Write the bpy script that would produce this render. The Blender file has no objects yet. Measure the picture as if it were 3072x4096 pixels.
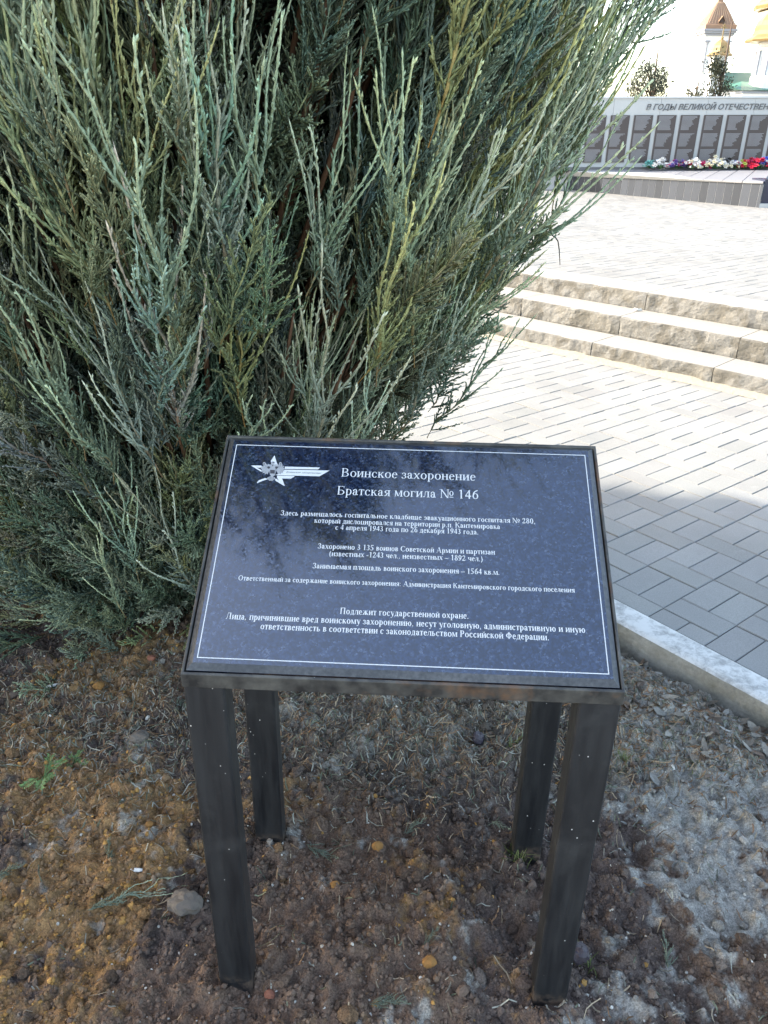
import bpy, bmesh, math, random
import numpy as np
from math import sin, cos, pi, radians
from mathutils import Matrix, Vector

# ------------------------------------------------------------------ camera, sky, sun, exposure
SC = bpy.context.scene
COL = SC.collection
F_PX, PITCH, ROLL, EYE = 3135.26, 0.45429, 0.015476, 1.4524     # focal length in photo pixels, angles, eye height
fw = np.array([0, cos(PITCH), -sin(PITCH)]); up0 = np.array([0, sin(PITCH), cos(PITCH)]); rt0 = np.array([1., 0, 0])
rt = rt0 * cos(ROLL) + up0 * sin(ROLL); upv = -rt0 * sin(ROLL) + up0 * cos(ROLL)
camd = bpy.data.cameras.new('camera')
camd.sensor_fit = 'VERTICAL'; camd.sensor_height = 36.0; camd.lens = F_PX / 4096 * 36.0
camd.clip_start = 0.05; camd.clip_end = 3000
cam = bpy.data.objects.new('camera', camd); COL.objects.link(cam)
cam.matrix_world = Matrix(((rt[0], upv[0], -fw[0], 0), (rt[1], upv[1], -fw[1], 0), (rt[2], upv[2], -fw[2], EYE), (0, 0, 0, 1)))
SC.camera = cam

SUN_EL = radians(31); SUN_AZ = math.atan2(-0.96, 0.28)        # from the left, slightly beyond the camera's side
wd = bpy.data.worlds.new('World'); SC.world = wd; wd.use_nodes = True
nt = wd.node_tree; bg = nt.nodes['Background']
sky = nt.nodes.new('ShaderNodeTexSky'); sky.sky_type = 'NISHITA'; sky.sun_disc = False
sky.sun_elevation = SUN_EL; sky.sun_rotation = SUN_AZ % (2 * pi)
sky.air_density = 1.0; sky.dust_density = 2.0; sky.ozone_density = 1.0
nt.links.new(sky.outputs[0], bg.inputs[0]); bg.inputs[1].default_value = 0.15
ld = bpy.data.lights.new('sun', 'SUN'); ld.energy = 2.0; ld.angle = radians(0.53); ld.color = (1.0, 0.98, 0.95)
sun = bpy.data.objects.new('sun', ld); COL.objects.link(sun)
sd = Vector((cos(SUN_EL) * sin(SUN_AZ), cos(SUN_EL) * cos(SUN_AZ), sin(SUN_EL)))
sun.rotation_euler = sd.to_track_quat('Z', 'Y').to_euler(); sun.location = (-6, 4, 12)
SC.view_settings.view_transform = 'Standard'; SC.view_settings.look = 'None'
SC.view_settings.exposure = 2.5; SC.view_settings.gamma = 1.0
SC.view_settings.use_white_balance = True; SC.view_settings.white_balance_temperature = 7450; SC.view_settings.white_balance_tint = 8   # the camera balanced for open shade
SC.cycles.max_bounces = 6; SC.cycles.diffuse_bounces = 3; SC.cycles.glossy_bounces = 3

def ray(u, v):
    return fw + rt * (u - 1536) / F_PX + upv * (2048 - v) / F_PX
def on_z(u, v, z):                      # the point of the plane at height z seen at photo pixel (u, v)
    d = ray(u, v); t = (z - EYE) / d[2]; return np.array([0, 0, EYE]) + t * d
def at_y(u, v, y):                      # the point at distance y seen at photo pixel (u, v)
    d = ray(u, v); return np.array([0, 0, EYE]) + d / d[1] * y

# ------------------------------------------------------------------ helpers
random.seed(5); RNG = np.random.default_rng(11)
ORG = {}
def mesh_data(name, V, F, smooth=False, col=None):
    me = bpy.data.meshes.new(name)
    V = np.asarray(V, np.float32)
    if isinstance(F, tuple):            # (quads, tris) arrays
        Q, T = F
        Q = np.asarray(Q, np.int32).reshape(-1, 4); T = np.asarray(T, np.int32).reshape(-1, 3)
        me.vertices.add(len(V)); me.vertices.foreach_set('co', V.ravel())
        nl = Q.size + T.size
        me.loops.add(nl); me.loops.foreach_set('vertex_index', np.concatenate([Q.ravel(), T.ravel()]))
        me.polygons.add(len(Q) + len(T))
        st = np.concatenate([np.arange(len(Q)) * 4, Q.size + np.arange(len(T)) * 3]).astype(np.int32)
        me.polygons.foreach_set('loop_start', st)
        me.update(calc_edges=True); me.validate()
    else:
        me.from_pydata(V.tolist(), [], [list(map(int, f)) for f in F])
        me.update()
    me.polygons.foreach_set('use_smooth', np.full(len(me.polygons), bool(smooth)))
    if col is not None:
        ca = me.color_attributes.new('Col', 'FLOAT_COLOR', 'POINT')
        c4 = np.ones((len(V), 4), np.float32); c4[:, :3] = col
        ca.data.foreach_set('color', c4.ravel())
    return me
def obj(name, V, F, mat, parent=None, smooth=False, col=None):
    V = np.asarray(V, float)
    o0 = ORG.get(parent.name, np.zeros(3)) if parent else np.zeros(3)
    me = mesh_data(name, V - o0, F, smooth, col)
    o = bpy.data.objects.new(name, me); COL.objects.link(o)
    for m in (mat if isinstance(mat, (list, tuple)) else [mat]): me.materials.append(m)
    if parent: o.parent = parent
    ORG[o.name] = o0
    return o
def tag(o, label=None, cat=None, group=None, kind=None):
    if label: o['label'] = label
    if cat: o['category'] = cat
    if group: o['group'] = group
    if kind: o['kind'] = kind
    return o
def thing(name, label, cat, loc=(0, 0, 0), group=None):
    o = bpy.data.objects.new(name, None); o.empty_display_size = 0.1; COL.objects.link(o); o.location = loc
    ORG[o.name] = np.array(loc, float)
    return tag(o, label, cat, group)
class MB:                                # collects shapes into one mesh
    def __init__(s): s.V = []; s.F = []; s.C = []; s.c = (1, 1, 1)
    def add(s, V, F, col=None):
        n = len(s.V); s.V += [tuple(map(float, v)) for v in V]; s.F += [[i + n for i in f] for f in F]
        s.C += [tuple(col or s.c)] * len(V); return s
    def box(s, c, d, R=None, col=None):  # centre, full size, optional rotation
        P = np.array([[x, y, z] for z in (-.5, .5) for y in (-.5, .5) for x in (-.5, .5)]) * np.array(d)
        if R is not None: P = P @ np.asarray(R).T
        return s.add(P + np.array(c), [[0, 2, 3, 1], [4, 5, 7, 6], [0, 1, 5, 4], [2, 6, 7, 3], [0, 4, 6, 2], [1, 3, 7, 5]], col)
    def prism(s, poly, z0, z1, col=None):
        n = len(poly); V = [(p[0], p[1], z0) for p in poly] + [(p[0], p[1], z1) for p in poly]
        return s.add(V, [list(range(n))[::-1], list(range(n, 2 * n))] + [[i, (i + 1) % n, n + (i + 1) % n, n + i] for i in range(n)], col)
    def lathe(s, c, prof, n=24, rot=0., col=None):
        V = []; F = []
        for r, z in prof:
            for k in range(n):
                a = rot + 2 * pi * k / n; V.append((c[0] + r * cos(a), c[1] + r * sin(a), c[2] + z))
        for i in range(len(prof) - 1):
            for k in range(n):
                F.append([i * n + k, i * n + (k + 1) % n, (i + 1) * n + (k + 1) % n, (i + 1) * n + k])
        F.append(list(range(n))[::-1]); F.append([(len(prof) - 1) * n + k for k in range(n)])
        return s.add(V, F, col)
    def tube(s, P, R, n=5, col=None):
        V, F = tube(P, R, n); return s.add(V, F, col)
    def build(s, name, mat, parent=None, smooth=False, col=False):
        return obj(name, s.V, s.F, mat, parent, smooth, np.array(s.C) if col else None)
def tube(P, R, n=5):
    P = np.asarray(P, float); m = len(P); R = np.broadcast_to(R, (m,))
    T = np.gradient(P, axis=0); T /= np.linalg.norm(T, axis=1)[:, None] + 1e-12
    a = np.array([0.31, 0.87, 0.39]); V = []
    for i in range(m):
        u = np.cross(T[i], a); u /= np.linalg.norm(u) + 1e-9; w = np.cross(T[i], u)
        for k in range(n):
            t = 2 * pi * k / n; V.append(P[i] + R[i] * (u * cos(t) + w * sin(t)))
    F = [[i * n + k, i * n + (k + 1) % n, (i + 1) * n + (k + 1) % n, (i + 1) * n + k] for i in range(m - 1) for k in range(n)]
    F += [list(range(n))[::-1], [(m - 1) * n + k for k in range(n)]]
    return V, F
def _hash(ix, iy, seed):
    h = (ix.astype(np.int64) * 374761393 + iy.astype(np.int64) * 668265263 + seed * 1442695041) & 0xffffffff
    h = ((h ^ (h >> 13)) * 1274126177) & 0xffffffff
    return ((h ^ (h >> 16)) & 0xffff) / 65535.0
def vnoise(x, y, seed=0):
    ix = np.floor(x); iy = np.floor(y); fx = x - ix; fy = y - iy
    fx = fx * fx * (3 - 2 * fx); fy = fy * fy * (3 - 2 * fy)
    a = _hash(ix, iy, seed); b = _hash(ix + 1, iy, seed); c = _hash(ix, iy + 1, seed); d = _hash(ix + 1, iy + 1, seed)
    return (a * (1 - fx) + b * fx) * (1 - fy) + (c * (1 - fx) + d * fx) * fy
def fbm(x, y, f, oct=4, seed=0, gain=.5):
    s = 0; a = 1; t = 0
    for o in range(oct):
        s = s + a * vnoise(x * f + 17.3 * o, y * f - 9.1 * o, seed + o); t += a; a *= gain; f *= 2.03
    return s / t

# ------------------------------------------------------------------ materials
class NT:
    def __init__(s, name):
        s.m = bpy.data.materials.new(name); s.m.use_nodes = True; s.t = s.m.node_tree
        s.b = s.t.nodes['Principled BSDF']; s.co = None
    def n(s, typ, **kw):
        nd = s.t.nodes.new('ShaderNode' + typ)
        for k, v in kw.items():
            if hasattr(nd, k): setattr(nd, k, v)
        return nd
    def l(s, a, b): s.t.links.new(a, b)
    def obj_co(s, sc=(1, 1, 1)):
        t = s.n('TexCoord'); m = s.n('Mapping'); m.inputs['Scale'].default_value = sc
        s.l(t.outputs['Object'], m.inputs[0]); return m.outputs[0]
    def noise(s, scale, detail=4, rough=.55, co=None, dist=0.):
        nd = s.n('TexNoise'); nd.inputs['Scale'].default_value = scale; nd.inputs['Detail'].default_value = detail
        nd.inputs['Roughness'].default_value = rough; nd.inputs['Distortion'].default_value = dist
        s.l(co if co is not None else s.obj_co(), nd.inputs['Vector']); return nd.outputs['Fac']
    def voro(s, scale, feat='F1', co=None, out='Distance'):
        nd = s.n('TexVoronoi', feature=feat); nd.inputs['Scale'].default_value = scale
        s.l(co if co is not None else s.obj_co(), nd.inputs['Vector']); return nd.outputs[out]
    def ramp(s, fac, stops):
        nd = s.n('ValToRGB'); e = nd.color_ramp.elements
        while len(e) < len(stops): e.new(0.5)
        for i, (p, c) in enumerate(stops):
            e[i].position = p; e[i].color = (*c, 1) if not np.isscalar(c) else (c, c, c, 1)
        s.l(fac, nd.inputs[0]); return nd.outputs[0]
    def mix(s, fac, a, b, mode='MIX'):
        nd = s.n('Mix', data_type='RGBA', blend_type=mode)
        for v, k in ((fac, 0), (a, 6), (b, 7)):
            if hasattr(v, 'links') or hasattr(v, 'is_linked'): s.l(v, nd.inputs[k])
            elif k == 0: nd.inputs[0].default_value = v
            else: nd.inputs[k].default_value = (*v, 1)
        return nd.outputs[2]
    def math(s, op, a, b=None):
        nd = s.n('Math', operation=op)
        for v, k in ((a, 0), (b, 1)):
            if v is None: continue
            if hasattr(v, 'is_linked'): s.l(v, nd.inputs[k])
            else: nd.inputs[k].default_value = v
        return nd.outputs[0]
    def bump(s, h, strength=.3, dist=.01):
        nd = s.n('Bump'); nd.inputs['Strength'].default_value = strength; nd.inputs['Distance'].default_value = dist
        s.l(h, nd.inputs['Height']); s.l(nd.outputs[0], s.b.inputs['Normal'])
    def vcol(s):
        nd = s.n('VertexColor', layer_name='Col'); return nd.outputs[0]
    def set(s, col=None, rough=None, metal=None, ior=None, spec=None):
        for v, k in ((col, 'Base Color'), (rough, 'Roughness'), (metal, 'Metallic'), (ior, 'IOR'), (spec, 'Specular IOR Level')):
            if v is None: continue
            if hasattr(v, 'is_linked'): s.l(v, s.b.inputs[k])
            elif k == 'Base Color': s.b.inputs[k].default_value = (*v, 1)
            else: s.b.inputs[k].default_value = v
        return s.m
M = {}
def plain(name, col, rough=.6, metal=0., var=.15, scale=6., bump=0., spec=None):
    t = NT(name); nz = t.noise(scale, 5)
    c = t.mix(nz, tuple(x * (1 - var) for x in col), tuple(min(1, x * (1 + var)) for x in col))
    if bump: t.bump(nz, bump)
    M[name] = t.set(c, rough, metal, spec=spec); return M[name]
def vmat(name, rough=.7, grain=0., gscale=200., spec=.3):      # colour from the mesh's own colour attribute
    t = NT(name); c = t.vcol()
    if grain:
        nz = t.noise(gscale, 3); g = t.ramp(nz, [(.3, 1 - grain), (.7, 1 + grain)]); c = t.mix(1., c, g, 'MULTIPLY')
    M[name] = t.set(c, rough, spec=spec); return M[name]
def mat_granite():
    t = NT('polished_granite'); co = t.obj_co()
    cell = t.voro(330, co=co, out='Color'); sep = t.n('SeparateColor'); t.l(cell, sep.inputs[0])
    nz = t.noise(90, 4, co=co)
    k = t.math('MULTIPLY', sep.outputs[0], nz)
    c = t.ramp(k, [(0.10, (.003, .006, .020)), (.30, (.007, .017, .052)), (.46, (.018, .033, .075)), (.62, (.052, .070, .118))])  # flecked stone; part of the blue stands in for reflected sky
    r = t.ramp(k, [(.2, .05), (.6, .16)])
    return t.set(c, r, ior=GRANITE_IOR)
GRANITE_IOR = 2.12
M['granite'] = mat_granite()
def mat_chamfer():
    t = NT('honed_granite_edge'); co = t.obj_co()
    nz = t.noise(160, 3, co=co); n2 = t.noise(9, 3, co=co)
    k = t.math('MULTIPLY', nz, n2)
    c = t.ramp(k, [(.15, (.03, .031, .034)), (.4, (.085, .085, .09))])
    return t.set(c, .38)
M['chamfer'] = mat_chamfer()
plain('engraving', (.62, .63, .64), .6, var=.12, scale=300)
plain('engraving_grey', (.33, .34, .36), .6, var=.2, scale=300)
plain('engraving_dark', (.05, .05, .06), .6)
def mat_steel():
    t = NT('weathered_black_steel'); co = t.obj_co((9, 9, 1.1)); c0 = t.obj_co()
    st = t.noise(6, 6, .6, co); bl = t.noise(14, 4, .6, c0); fine = t.noise(220, 2, .5, c0)
    base = t.mix(t.ramp(st, [(.35, 0.), (.75, 1.)]), (.009, .010, .012), (.026, .027, .029))
    dust = t.ramp(bl, [(.52, 0.), (.72, 1.)])
    hz = t.n('SeparateXYZ'); t.l(c0, hz.inputs[0])
    gz = t.n('MapRange'); t.l(hz.outputs[2], gz.inputs[0]); gz.inputs[1].default_value = .12; gz.inputs[2].default_value = .72
    dm = t.math('MULTIPLY', dust, gz.outputs[0])
    base = t.mix(t.math('MULTIPLY', dm, .6), base, (.075, .075, .075))
    base = t.mix(t.math('MULTIPLY', gz.outputs[0], .35), base, (.040, .042, .045))
    for sc, r0, pr in ((30, .045, .97), (95, .09, .965), (150, .12, .97)):
        v = t.n('TexVoronoi'); v.inputs['Scale'].default_value = sc; t.l(t.obj_co((1, 1, .8)), v.inputs['Vector'])
        spot = t.ramp(v.outputs['Distance'], [(r0, 1.), (r0 * 1.4, 0.)])
        sp = t.n('SeparateColor'); t.l(v.outputs['Color'], sp.inputs[0])
        pick = t.ramp(sp.outputs[0], [(pr, 0.), (pr + .02, 1.)])
        base = t.mix(t.math('MULTIPLY', spot, pick), base, (.55, .54, .51))
    mud = t.n('MapRange'); t.l(hz.outputs[2], mud.inputs[0]); mud.inputs[1].default_value = .035; mud.inputs[2].default_value = .0
    base = t.mix(t.math('MULTIPLY', mud.outputs[0], t.ramp(t.noise(60, 5, .65, c0), [(.42, 0.), (.6, .9)])), base, (.13, .09, .065))
    t.bump(fine, .08, .002)
    return t.set(base, t.ramp(st, [(.3, .33), (.8, .55)]))
M['steel'] = mat_steel()
def mat_frame():
    t = NT('grimy_frame_steel'); c0 = t.obj_co(); bl = t.noise(26, 5, .6, c0); b2 = t.noise(9, 5, .65, c0); f = t.noise(150, 3, .5, c0)
    base = t.mix(t.ramp(bl, [(.35, 0.), (.7, 1.)]), (.018, .018, .019), (.10, .095, .085))
    base = t.mix(t.ramp(b2, [(.56, 0.), (.70, .8)]), base, (.17, .085, .042))
    v = t.n('TexVoronoi'); v.inputs['Scale'].default_value = 45; t.l(c0, v.inputs['Vector'])
    spot = t.ramp(v.outputs['Distance'], [(.07, 1.), (.11, 0.)]); sp = t.n('SeparateColor'); t.l(v.outputs['Color'], sp.inputs[0])
    base = t.mix(t.math('MULTIPLY', spot, t.ramp(sp.outputs[0], [(.8, 0.), (.82, 1.)])), base, (.6, .58, .52))
    t.bump(f, .15, .002); return t.set(base, .45)
M['frame'] = mat_frame()
M['soil'] = None
def mat_soil():
    t = NT('dry_clay_soil'); c = t.vcol(); co = t.obj_co()
    g = t.noise(260, 4, .65, co); g2 = t.noise(900, 3, .6, co)
    c = t.mix(1., c, t.ramp(g, [(.28, .45), (.5, .98), (.74, 1.6)]), 'MULTIPLY')
    c = t.mix(1., c, t.ramp(g2, [(.3, .7), (.7, 1.3)]), 'MULTIPLY')
    h = t.math('ADD', g, t.math('MULTIPLY', g2, .4)); t.bump(h, .7, .006)
    return t.set(c, .95, spec=.1)
M['soil'] = mat_soil()
vmat('crumb', .95, .25, 300, .1)
vmat('litter', .85, .2, 200, .15)
vmat('foliage', .62, .18, 260, .25)
vmat('petal', .6, .1, 60)
vmat('leafmix', .6, .15, 40)
def mat_paver():
    t = NT('concrete_paver'); c = t.vcol(); co = t.obj_co()
    n1 = t.noise(1.6, 5, .6, co); n2 = t.noise(240, 3, .5, co); n3 = t.noise(14, 5, .6, co)
    c = t.mix(1., c, t.ramp(n1, [(.3, .86), (.7, 1.1)]), 'MULTIPLY')
    c = t.mix(1., c, t.ramp(n2, [(.3, .86), (.7, 1.12)]), 'MULTIPLY')
    c = t.mix(t.ramp(n3, [(.62, 0.), (.78, .35)]), c, (.36, .355, .34))
    t.bump(n2, .12, .002); return t.set(c, .85, spec=.2)
M['paver'] = mat_paver()
plain('joint_sand', (.135, .132, .125), .95, var=.3, scale=60)
plain('joint_pale', (.18, .178, .17), .95, var=.25, scale=60)
plain('ground_far', (.22, .2, .17), .95, var=.3, scale=.3)
def mat_kerb_top():
    t = NT('flaking_whitewash'); co = t.obj_co(); n1 = t.noise(46, 7, .72, co, .6); n2 = t.noise(150, 4, .6, co); n3 = t.noise(4, 4, .6, co); n4 = t.noise(17, 5, .6, co)
    k = t.math('ADD', t.math('ADD', t.math('MULTIPLY', n1, .5), t.math('MULTIPLY', n3, .3)), t.math('MULTIPLY', n4, .35))
    cc = t.mix(n2, (.25, .245, .235), (.40, .395, .38)); pw = t.mix(n4, (.52, .51, .49), (.67, .655, .63))
    c = t.mix(t.ramp(k, [(.50, 0.), (.62, 1.)]), cc, pw)
    t.bump(n1, .3, .004); return t.set(c, .85)
M['kerb_top'] = mat_kerb_top()
def mat_kerb_side():
    t = NT('rough_concrete'); co = t.obj_co(); n1 = t.noise(9, 6, .65, co); n2 = t.noise(70, 5, .65, co)
    c = t.mix(t.ramp(n1, [(.35, 0.), (.68, 1.)]), (.20, .185, .155), (.34, .325, .295))
    c = t.mix(1., c, t.ramp(n2, [(.3, .8), (.7, 1.15)]), 'MULTIPLY')
    t.bump(n2, .5, .008); return t.set(c, .9)
M['kerb_side'] = mat_kerb_side()
def mat_step():
    t = NT('split_stone'); co = t.obj_co(); n1 = t.noise(7, 6, .65, co, .5); n2 = t.noise(55, 5, .65, co); n3 = t.noise(2.2, 4, .6, co)
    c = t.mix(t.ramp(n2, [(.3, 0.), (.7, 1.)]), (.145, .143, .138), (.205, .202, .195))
    c = t.mix(t.ramp(n1, [(.47, 0.), (.56, .85)]), c, (.108, .101, .089))
    c = t.mix(t.ramp(n3, [(.58, 0.), (.66, .5)]), c, (.158, .147, .126))
    t.bump(n2, .6, .008); return t.set(c, .92)
M['step'] = mat_step()
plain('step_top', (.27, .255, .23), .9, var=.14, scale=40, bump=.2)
plain('mortar', (.27, .25, .205), .95, var=.25, scale=60, bump=.5)
plain('wall_stone', (.45, .45, .44), .8, var=.08, scale=3)
plain('wall_cap', (.55, .55, .54), .8, var=.06, scale=3)
plain('dark_letters', (.10, .10, .105), .6)
plain('name_plate', (.050, .036, .037), .35, var=.12, scale=4)
plain('engraved_name', (.24, .235, .245), .6)
def mat_bench_front():
    t = NT('granite_tile'); c = t.vcol(); nz = t.noise(90, 3); c = t.mix(1., c, t.ramp(nz, [(.3, .85), (.7, 1.15)]), 'MULTIPLY')
    return t.set(c, .6, spec=.15)
M['tile'] = mat_bench_front()
plain('white_joint', (.5, .5, .49), .8)
plain('plaster', (.8, .8, .79), .85, var=.04, scale=1)
plain('church_trim', (.30, .31, .34), .8)  # white trim darkened and blued: its shade is put into the colour
plain('gold', (.30, .20, .085), .4, .35, var=.1, scale=2)
plain('copper_roof', (.27, .165, .105), .55, .1, var=.12, scale=2)  # gold and copper both paled, with haze mixed into the colour
plain('seam', (.40, .28, .19), .5, .1)
plain('green_roof', (.045, .15, .105), .5, var=.15, scale=2)
plain('dark_opening', (.05, .035, .03), .8)
plain('bark', (.10, .065, .045), .9, var=.4, scale=40, bump=.5)
plain('stone_grey', (.125, .105, .09), .9, var=.35, scale=45, bump=.6)
plain('stone_dark', (.045, .035, .045), .55, var=.35, scale=60, bump=.3)
plain('chip_white', (.72, .70, .66), .7, var=.1, scale=100)
plain('dark_rock', (.03, .034, .06), .15, var=.2, scale=20)
# ------------------------------------------------------------------ ground and paving
PZ, UZ = 0.05, 0.41                       # lower pavement, upper plaza
E1 = np.array([cos(radians(38.5)), sin(radians(38.5))]); E2 = np.array([E1[1], -E1[0]])
KD = E2                                    # the kerb runs along the short paver joints
K0 = np.array([0.787, 2.215])              # a point of the kerb's pavement-side edge
KN = E1                                    # from the soil towards the pavement
SD2 = np.array([.715, -.70]); SD2 /= np.linalg.norm(SD2); SN = np.array([-SD2[1], SD2[0]]) * -1.0
SN = np.array([SD2[1], -SD2[0]])           # steps: along, and towards the viewer
if SN[1] > 0: SN = -SN
S1 = np.array([1.40, 5.317]); S2 = np.array([1.647, 5.588]); S3 = np.array([1.887, 5.826])   # a joint on each riser's top edge

def sheet(name, poly, z, mat):
    o = obj(name, [(x, y, z) for x, y in poly], [list(range(len(poly)))], mat); return tag(o, kind='structure')
g = 900
sheet('ground', [(-g, -g), (g, -g), (g, g), (-g, g)], -0.22, M['ground_far'])

def clip(poly, p, n):                      # keep the side where (x - p).n >= 0
    out = []
    for i in range(len(poly)):
        a, b = poly[i], poly[(i + 1) % len(poly)]; da, db = np.dot(a - p, n), np.dot(b - p, n)
        if da >= 0: out.append(a)
        if da * db < 0: out.append(a + (b - a) * da / (da - db))
    return out
def pavers(name, z, planes, box, base, seed):
    rg = random.Random(seed); V = []; F = []; C = []
    (xa, xb), (ya, yb) = box
    cs = [np.array(p) for p in ((xa, ya), (xb, ya), (xb, yb), (xa, yb))]
    q = [c @ E1 for c in cs]; s = [c @ E2 for c in cs]
    for j in range(int((min(s) + 1.335) / .2) - 2, int((max(s) + 1.335) / .2) + 2):
        s0 = -1.535 + .2 * j; q0 = 2.4825 - .2 * j
        k0 = int((min(q) - q0) / .3) - 1; k1 = int((max(q) - q0) / .3) + 2
        for k in range(k0, k1):
            a = q0 + .3 * k
            for (qa, qb, sa, sb) in ((a, a + .1, s0, s0 + .2), (a + .1, a + .3, s0, s0 + .1), (a + .1, a + .3, s0 + .1, s0 + .2)):
                m = E1 * (qa + qb) / 2 + E2 * (sa + sb) / 2
                if not (xa - .2 < m[0] < xb + .2 and ya - .2 < m[1] < yb + .2): continue
                gp_ = .0013
                P = [E1 * u + E2 * v for u, v in ((qa + gp_, sa + gp_), (qa + gp_, sb - gp_), (qb - gp_, sb - gp_), (qb - gp_, sa + gp_))]
                near = min(np.dot(m - p, n) for p, n in planes)
                if near < -.15: continue
                if near < .15:
                    for p, n in planes: P = clip(P, p, n) if len(P) > 2 else P
                if len(P) < 3: continue
                c = sum(P) / len(P); nn = len(P); b = len(V); ch = .0042
                dz = rg.uniform(-.0012, .0012)
                tx, ty = rg.uniform(-.006, .006), rg.uniform(-.006, .006)
                for p in P: V.append((p[0], p[1], z - .012))
                for p in P: V.append((p[0], p[1], z - ch * .7 + dz))
                for p in P:
                    d = c - p; d = d / (np.linalg.norm(d) + 1e-6) * ch * 1.3; w = p + d
                    V.append((w[0], w[1], z + dz + tx * (w[0] - c[0]) + ty * (w[1] - c[1])))
                cc = base * (1 + rg.gauss(0, .04)); tint = np.array([1 + rg.gauss(0, .005), 1, 1 + rg.gauss(0, .005)])
                C += [cc * tint * .9] * (2 * nn) + [cc * tint] * nn
                for r in (0, 1):
                    for i in range(nn): F.append([b + r * nn + (i + 1) % nn, b + r * nn + i, b + (r + 1) * nn + i, b + (r + 1) * nn + (i + 1) % nn])
                F.append([b + 2 * nn + i for i in range(nn)][::-1])
    # faces up
    o = obj(name, V, F, M['paver'], col=np.array(C))
    bm = bmesh.new(); bm.from_mesh(o.data); bmesh.ops.recalc_face_normals(bm, faces=bm.faces); bm.to_mesh(o.data); bm.free()
    return tag(o, kind='structure')
CONC = np.array([.259, .255, .245])
pavers('pavement', PZ, [(K0 + KN * .004, KN), (S1 + SN * .012, SN)], ((-3.2, 6.5), (-3.0, 9.0)), CONC, 1)
pavers('plaza', UZ, [(S3 - SN * .33, -SN)], ((-3.5, 9.5), (2.0, 19.0)), CONC * .88, 2)
def band(p, n, along, w0, w1, L0, L1):
    return [p + n * w0 + along * L0, p + n * w0 + along * L1, p + n * w1 + along * L1, p + n * w1 + along * L0]
sheet('pavement_bed', [K0 + KN * .0 + KD * -14, K0 + KD * 14, K0 + KD * 14 + KN * 12, K0 + KD * -14 + KN * 12], PZ - .008, M['joint_sand'])
mb = MB(); mb.prism([tuple(x) for x in band(S3, -SN, SD2, .02, 60, -22, 22)][::-1], -.2, UZ - .008)
tag(mb.build('plaza_bed', M['joint_pale']), kind='structure')

# kerb between soil and pavement
kerb = thing('concrete_kerb', 'low concrete kerb with flaking white paint between bare soil and grey pavers', 'kerb', (*(K0), 0))
kw = .112
def kerb_strip(name, prof, mat, parent, amp):
    n = 240; L = np.linspace(-7, 5, n); V = []
    for i, t in enumerate(L):
        for (w, z) in prof:
            p = K0 + KD * t - KN * w
            dz = amp * (fbm(np.array([p[0] * 1.]), np.array([p[1] + w * 9 + z * 7]), 9, 4, 3)[0] - .5)
            V.append((p[0] - KN[0] * dz, p[1] - KN[1] * dz, z + dz * .5))
    m = len(prof); F = [[i * m + k, (i + 1) * m + k, (i + 1) * m + k + 1, i * m + k + 1] for i in range(n - 1) for k in range(m - 1)]
    o = obj(name, V, F, mat, parent, smooth=True); return o
kerb_strip('painted_top', [(.001, .030), (.002, .052), (.008, .058), (.03, .0595), (.055, .060), (.08, .0595), (.103, .058), (.110, .053)], M['kerb_top'], kerb, .006)
kerb_strip('concrete_side', [(.109, .0535), (.114, .044), (.115, .02), (.113, -.01), (.117, -.04), (.115, -.08), (.118, -.14)], M['kerb_side'], kerb, .012)

# ------------------------------------------------------------------ stone steps
steps = thing('stone_steps', 'three low split-faced stone steps leading up to the bright plaza', 'steps', (S1[0], S1[1], 0))
def step_block(a, p, z0, z1, tread, L, seed):
    """one block: a = start along SD2 from the joint p; rough front, flat top"""
    nx, nz = 42, 9; g_ = .0026; V = []; rows = []
    prof = [(-.004, z0 - .03)] + [(.0, z0 + (z1 - z0 - .014) * k / (nz - 1)) for k in range(nz)] + [(-.002, z1 - .004), (-.007, z1 - .0006), (-.014, z1), (-tread * .5, z1), (-tread - .02, z1)]
    for i in range(nx + 1):
        t = a + g_ + (L - 2 * g_) * i / nx
        for j, (w, z) in enumerate(prof):
            x = np.array([t]); y = np.array([z])
            r = (fbm(x, y, 11, 5, seed)[0] - .5) * .028 + (fbm(x, y, 3.1, 2, seed + 9)[0] - .5) * .014
            if j > nz: r *= {nz + 1: .7, nz + 2: .25}.get(j, 0)
            if i in (0, nx): r -= .002
            q = p + SD2 * t + SN * (w + r)
            V.append((q[0], q[1], z + (r * .12 if nz < j < nz + 3 else 0)))
    m = len(prof)
    F = [[i * m + k, (i + 1) * m + k, (i + 1) * m + k + 1, i * m + k + 1] for i in range(nx) for k in range(m - 1)]
    F += [list(range(m)), [nx * m + k for k in range(m)][::-1]]
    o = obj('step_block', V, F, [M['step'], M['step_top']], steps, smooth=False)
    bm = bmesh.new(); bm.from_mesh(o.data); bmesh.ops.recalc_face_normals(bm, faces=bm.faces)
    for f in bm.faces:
        if abs(f.normal.z) > .9: f.material_index = 1  # paler tops, darker fronts: shade on the risers is put into the stone
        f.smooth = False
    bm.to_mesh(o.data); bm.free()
    return o
k = 0
for (p, z0, z1, tread, L) in ((S1, PZ, .165, .30, .85), (S2, .165, .29, .30, .85), (S3, .29, UZ + .002, .33, .90)):
    for i in range(-6, 5):
        k += 1; step_block(i * L, p, z0, z1, tread, L, 100 + k)
n = 160; V = []
for i in range(n):
    t = -5 + 9 * i / (n - 1); x = np.array([t])
    w = .03 + .03 * fbm(x, x * 0, 5, 3, 71)[0]; h = .022 + .018 * fbm(x, x * 0 + 3, 7, 3, 72)[0]
    for (a, z) in ((-.02, PZ + h), (.014 + w * .4, PZ + h * .6), (.014 + w, PZ + .001)):
        q = S1 + SD2 * t + SN * a; V.append((q[0], q[1], z))
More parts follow.
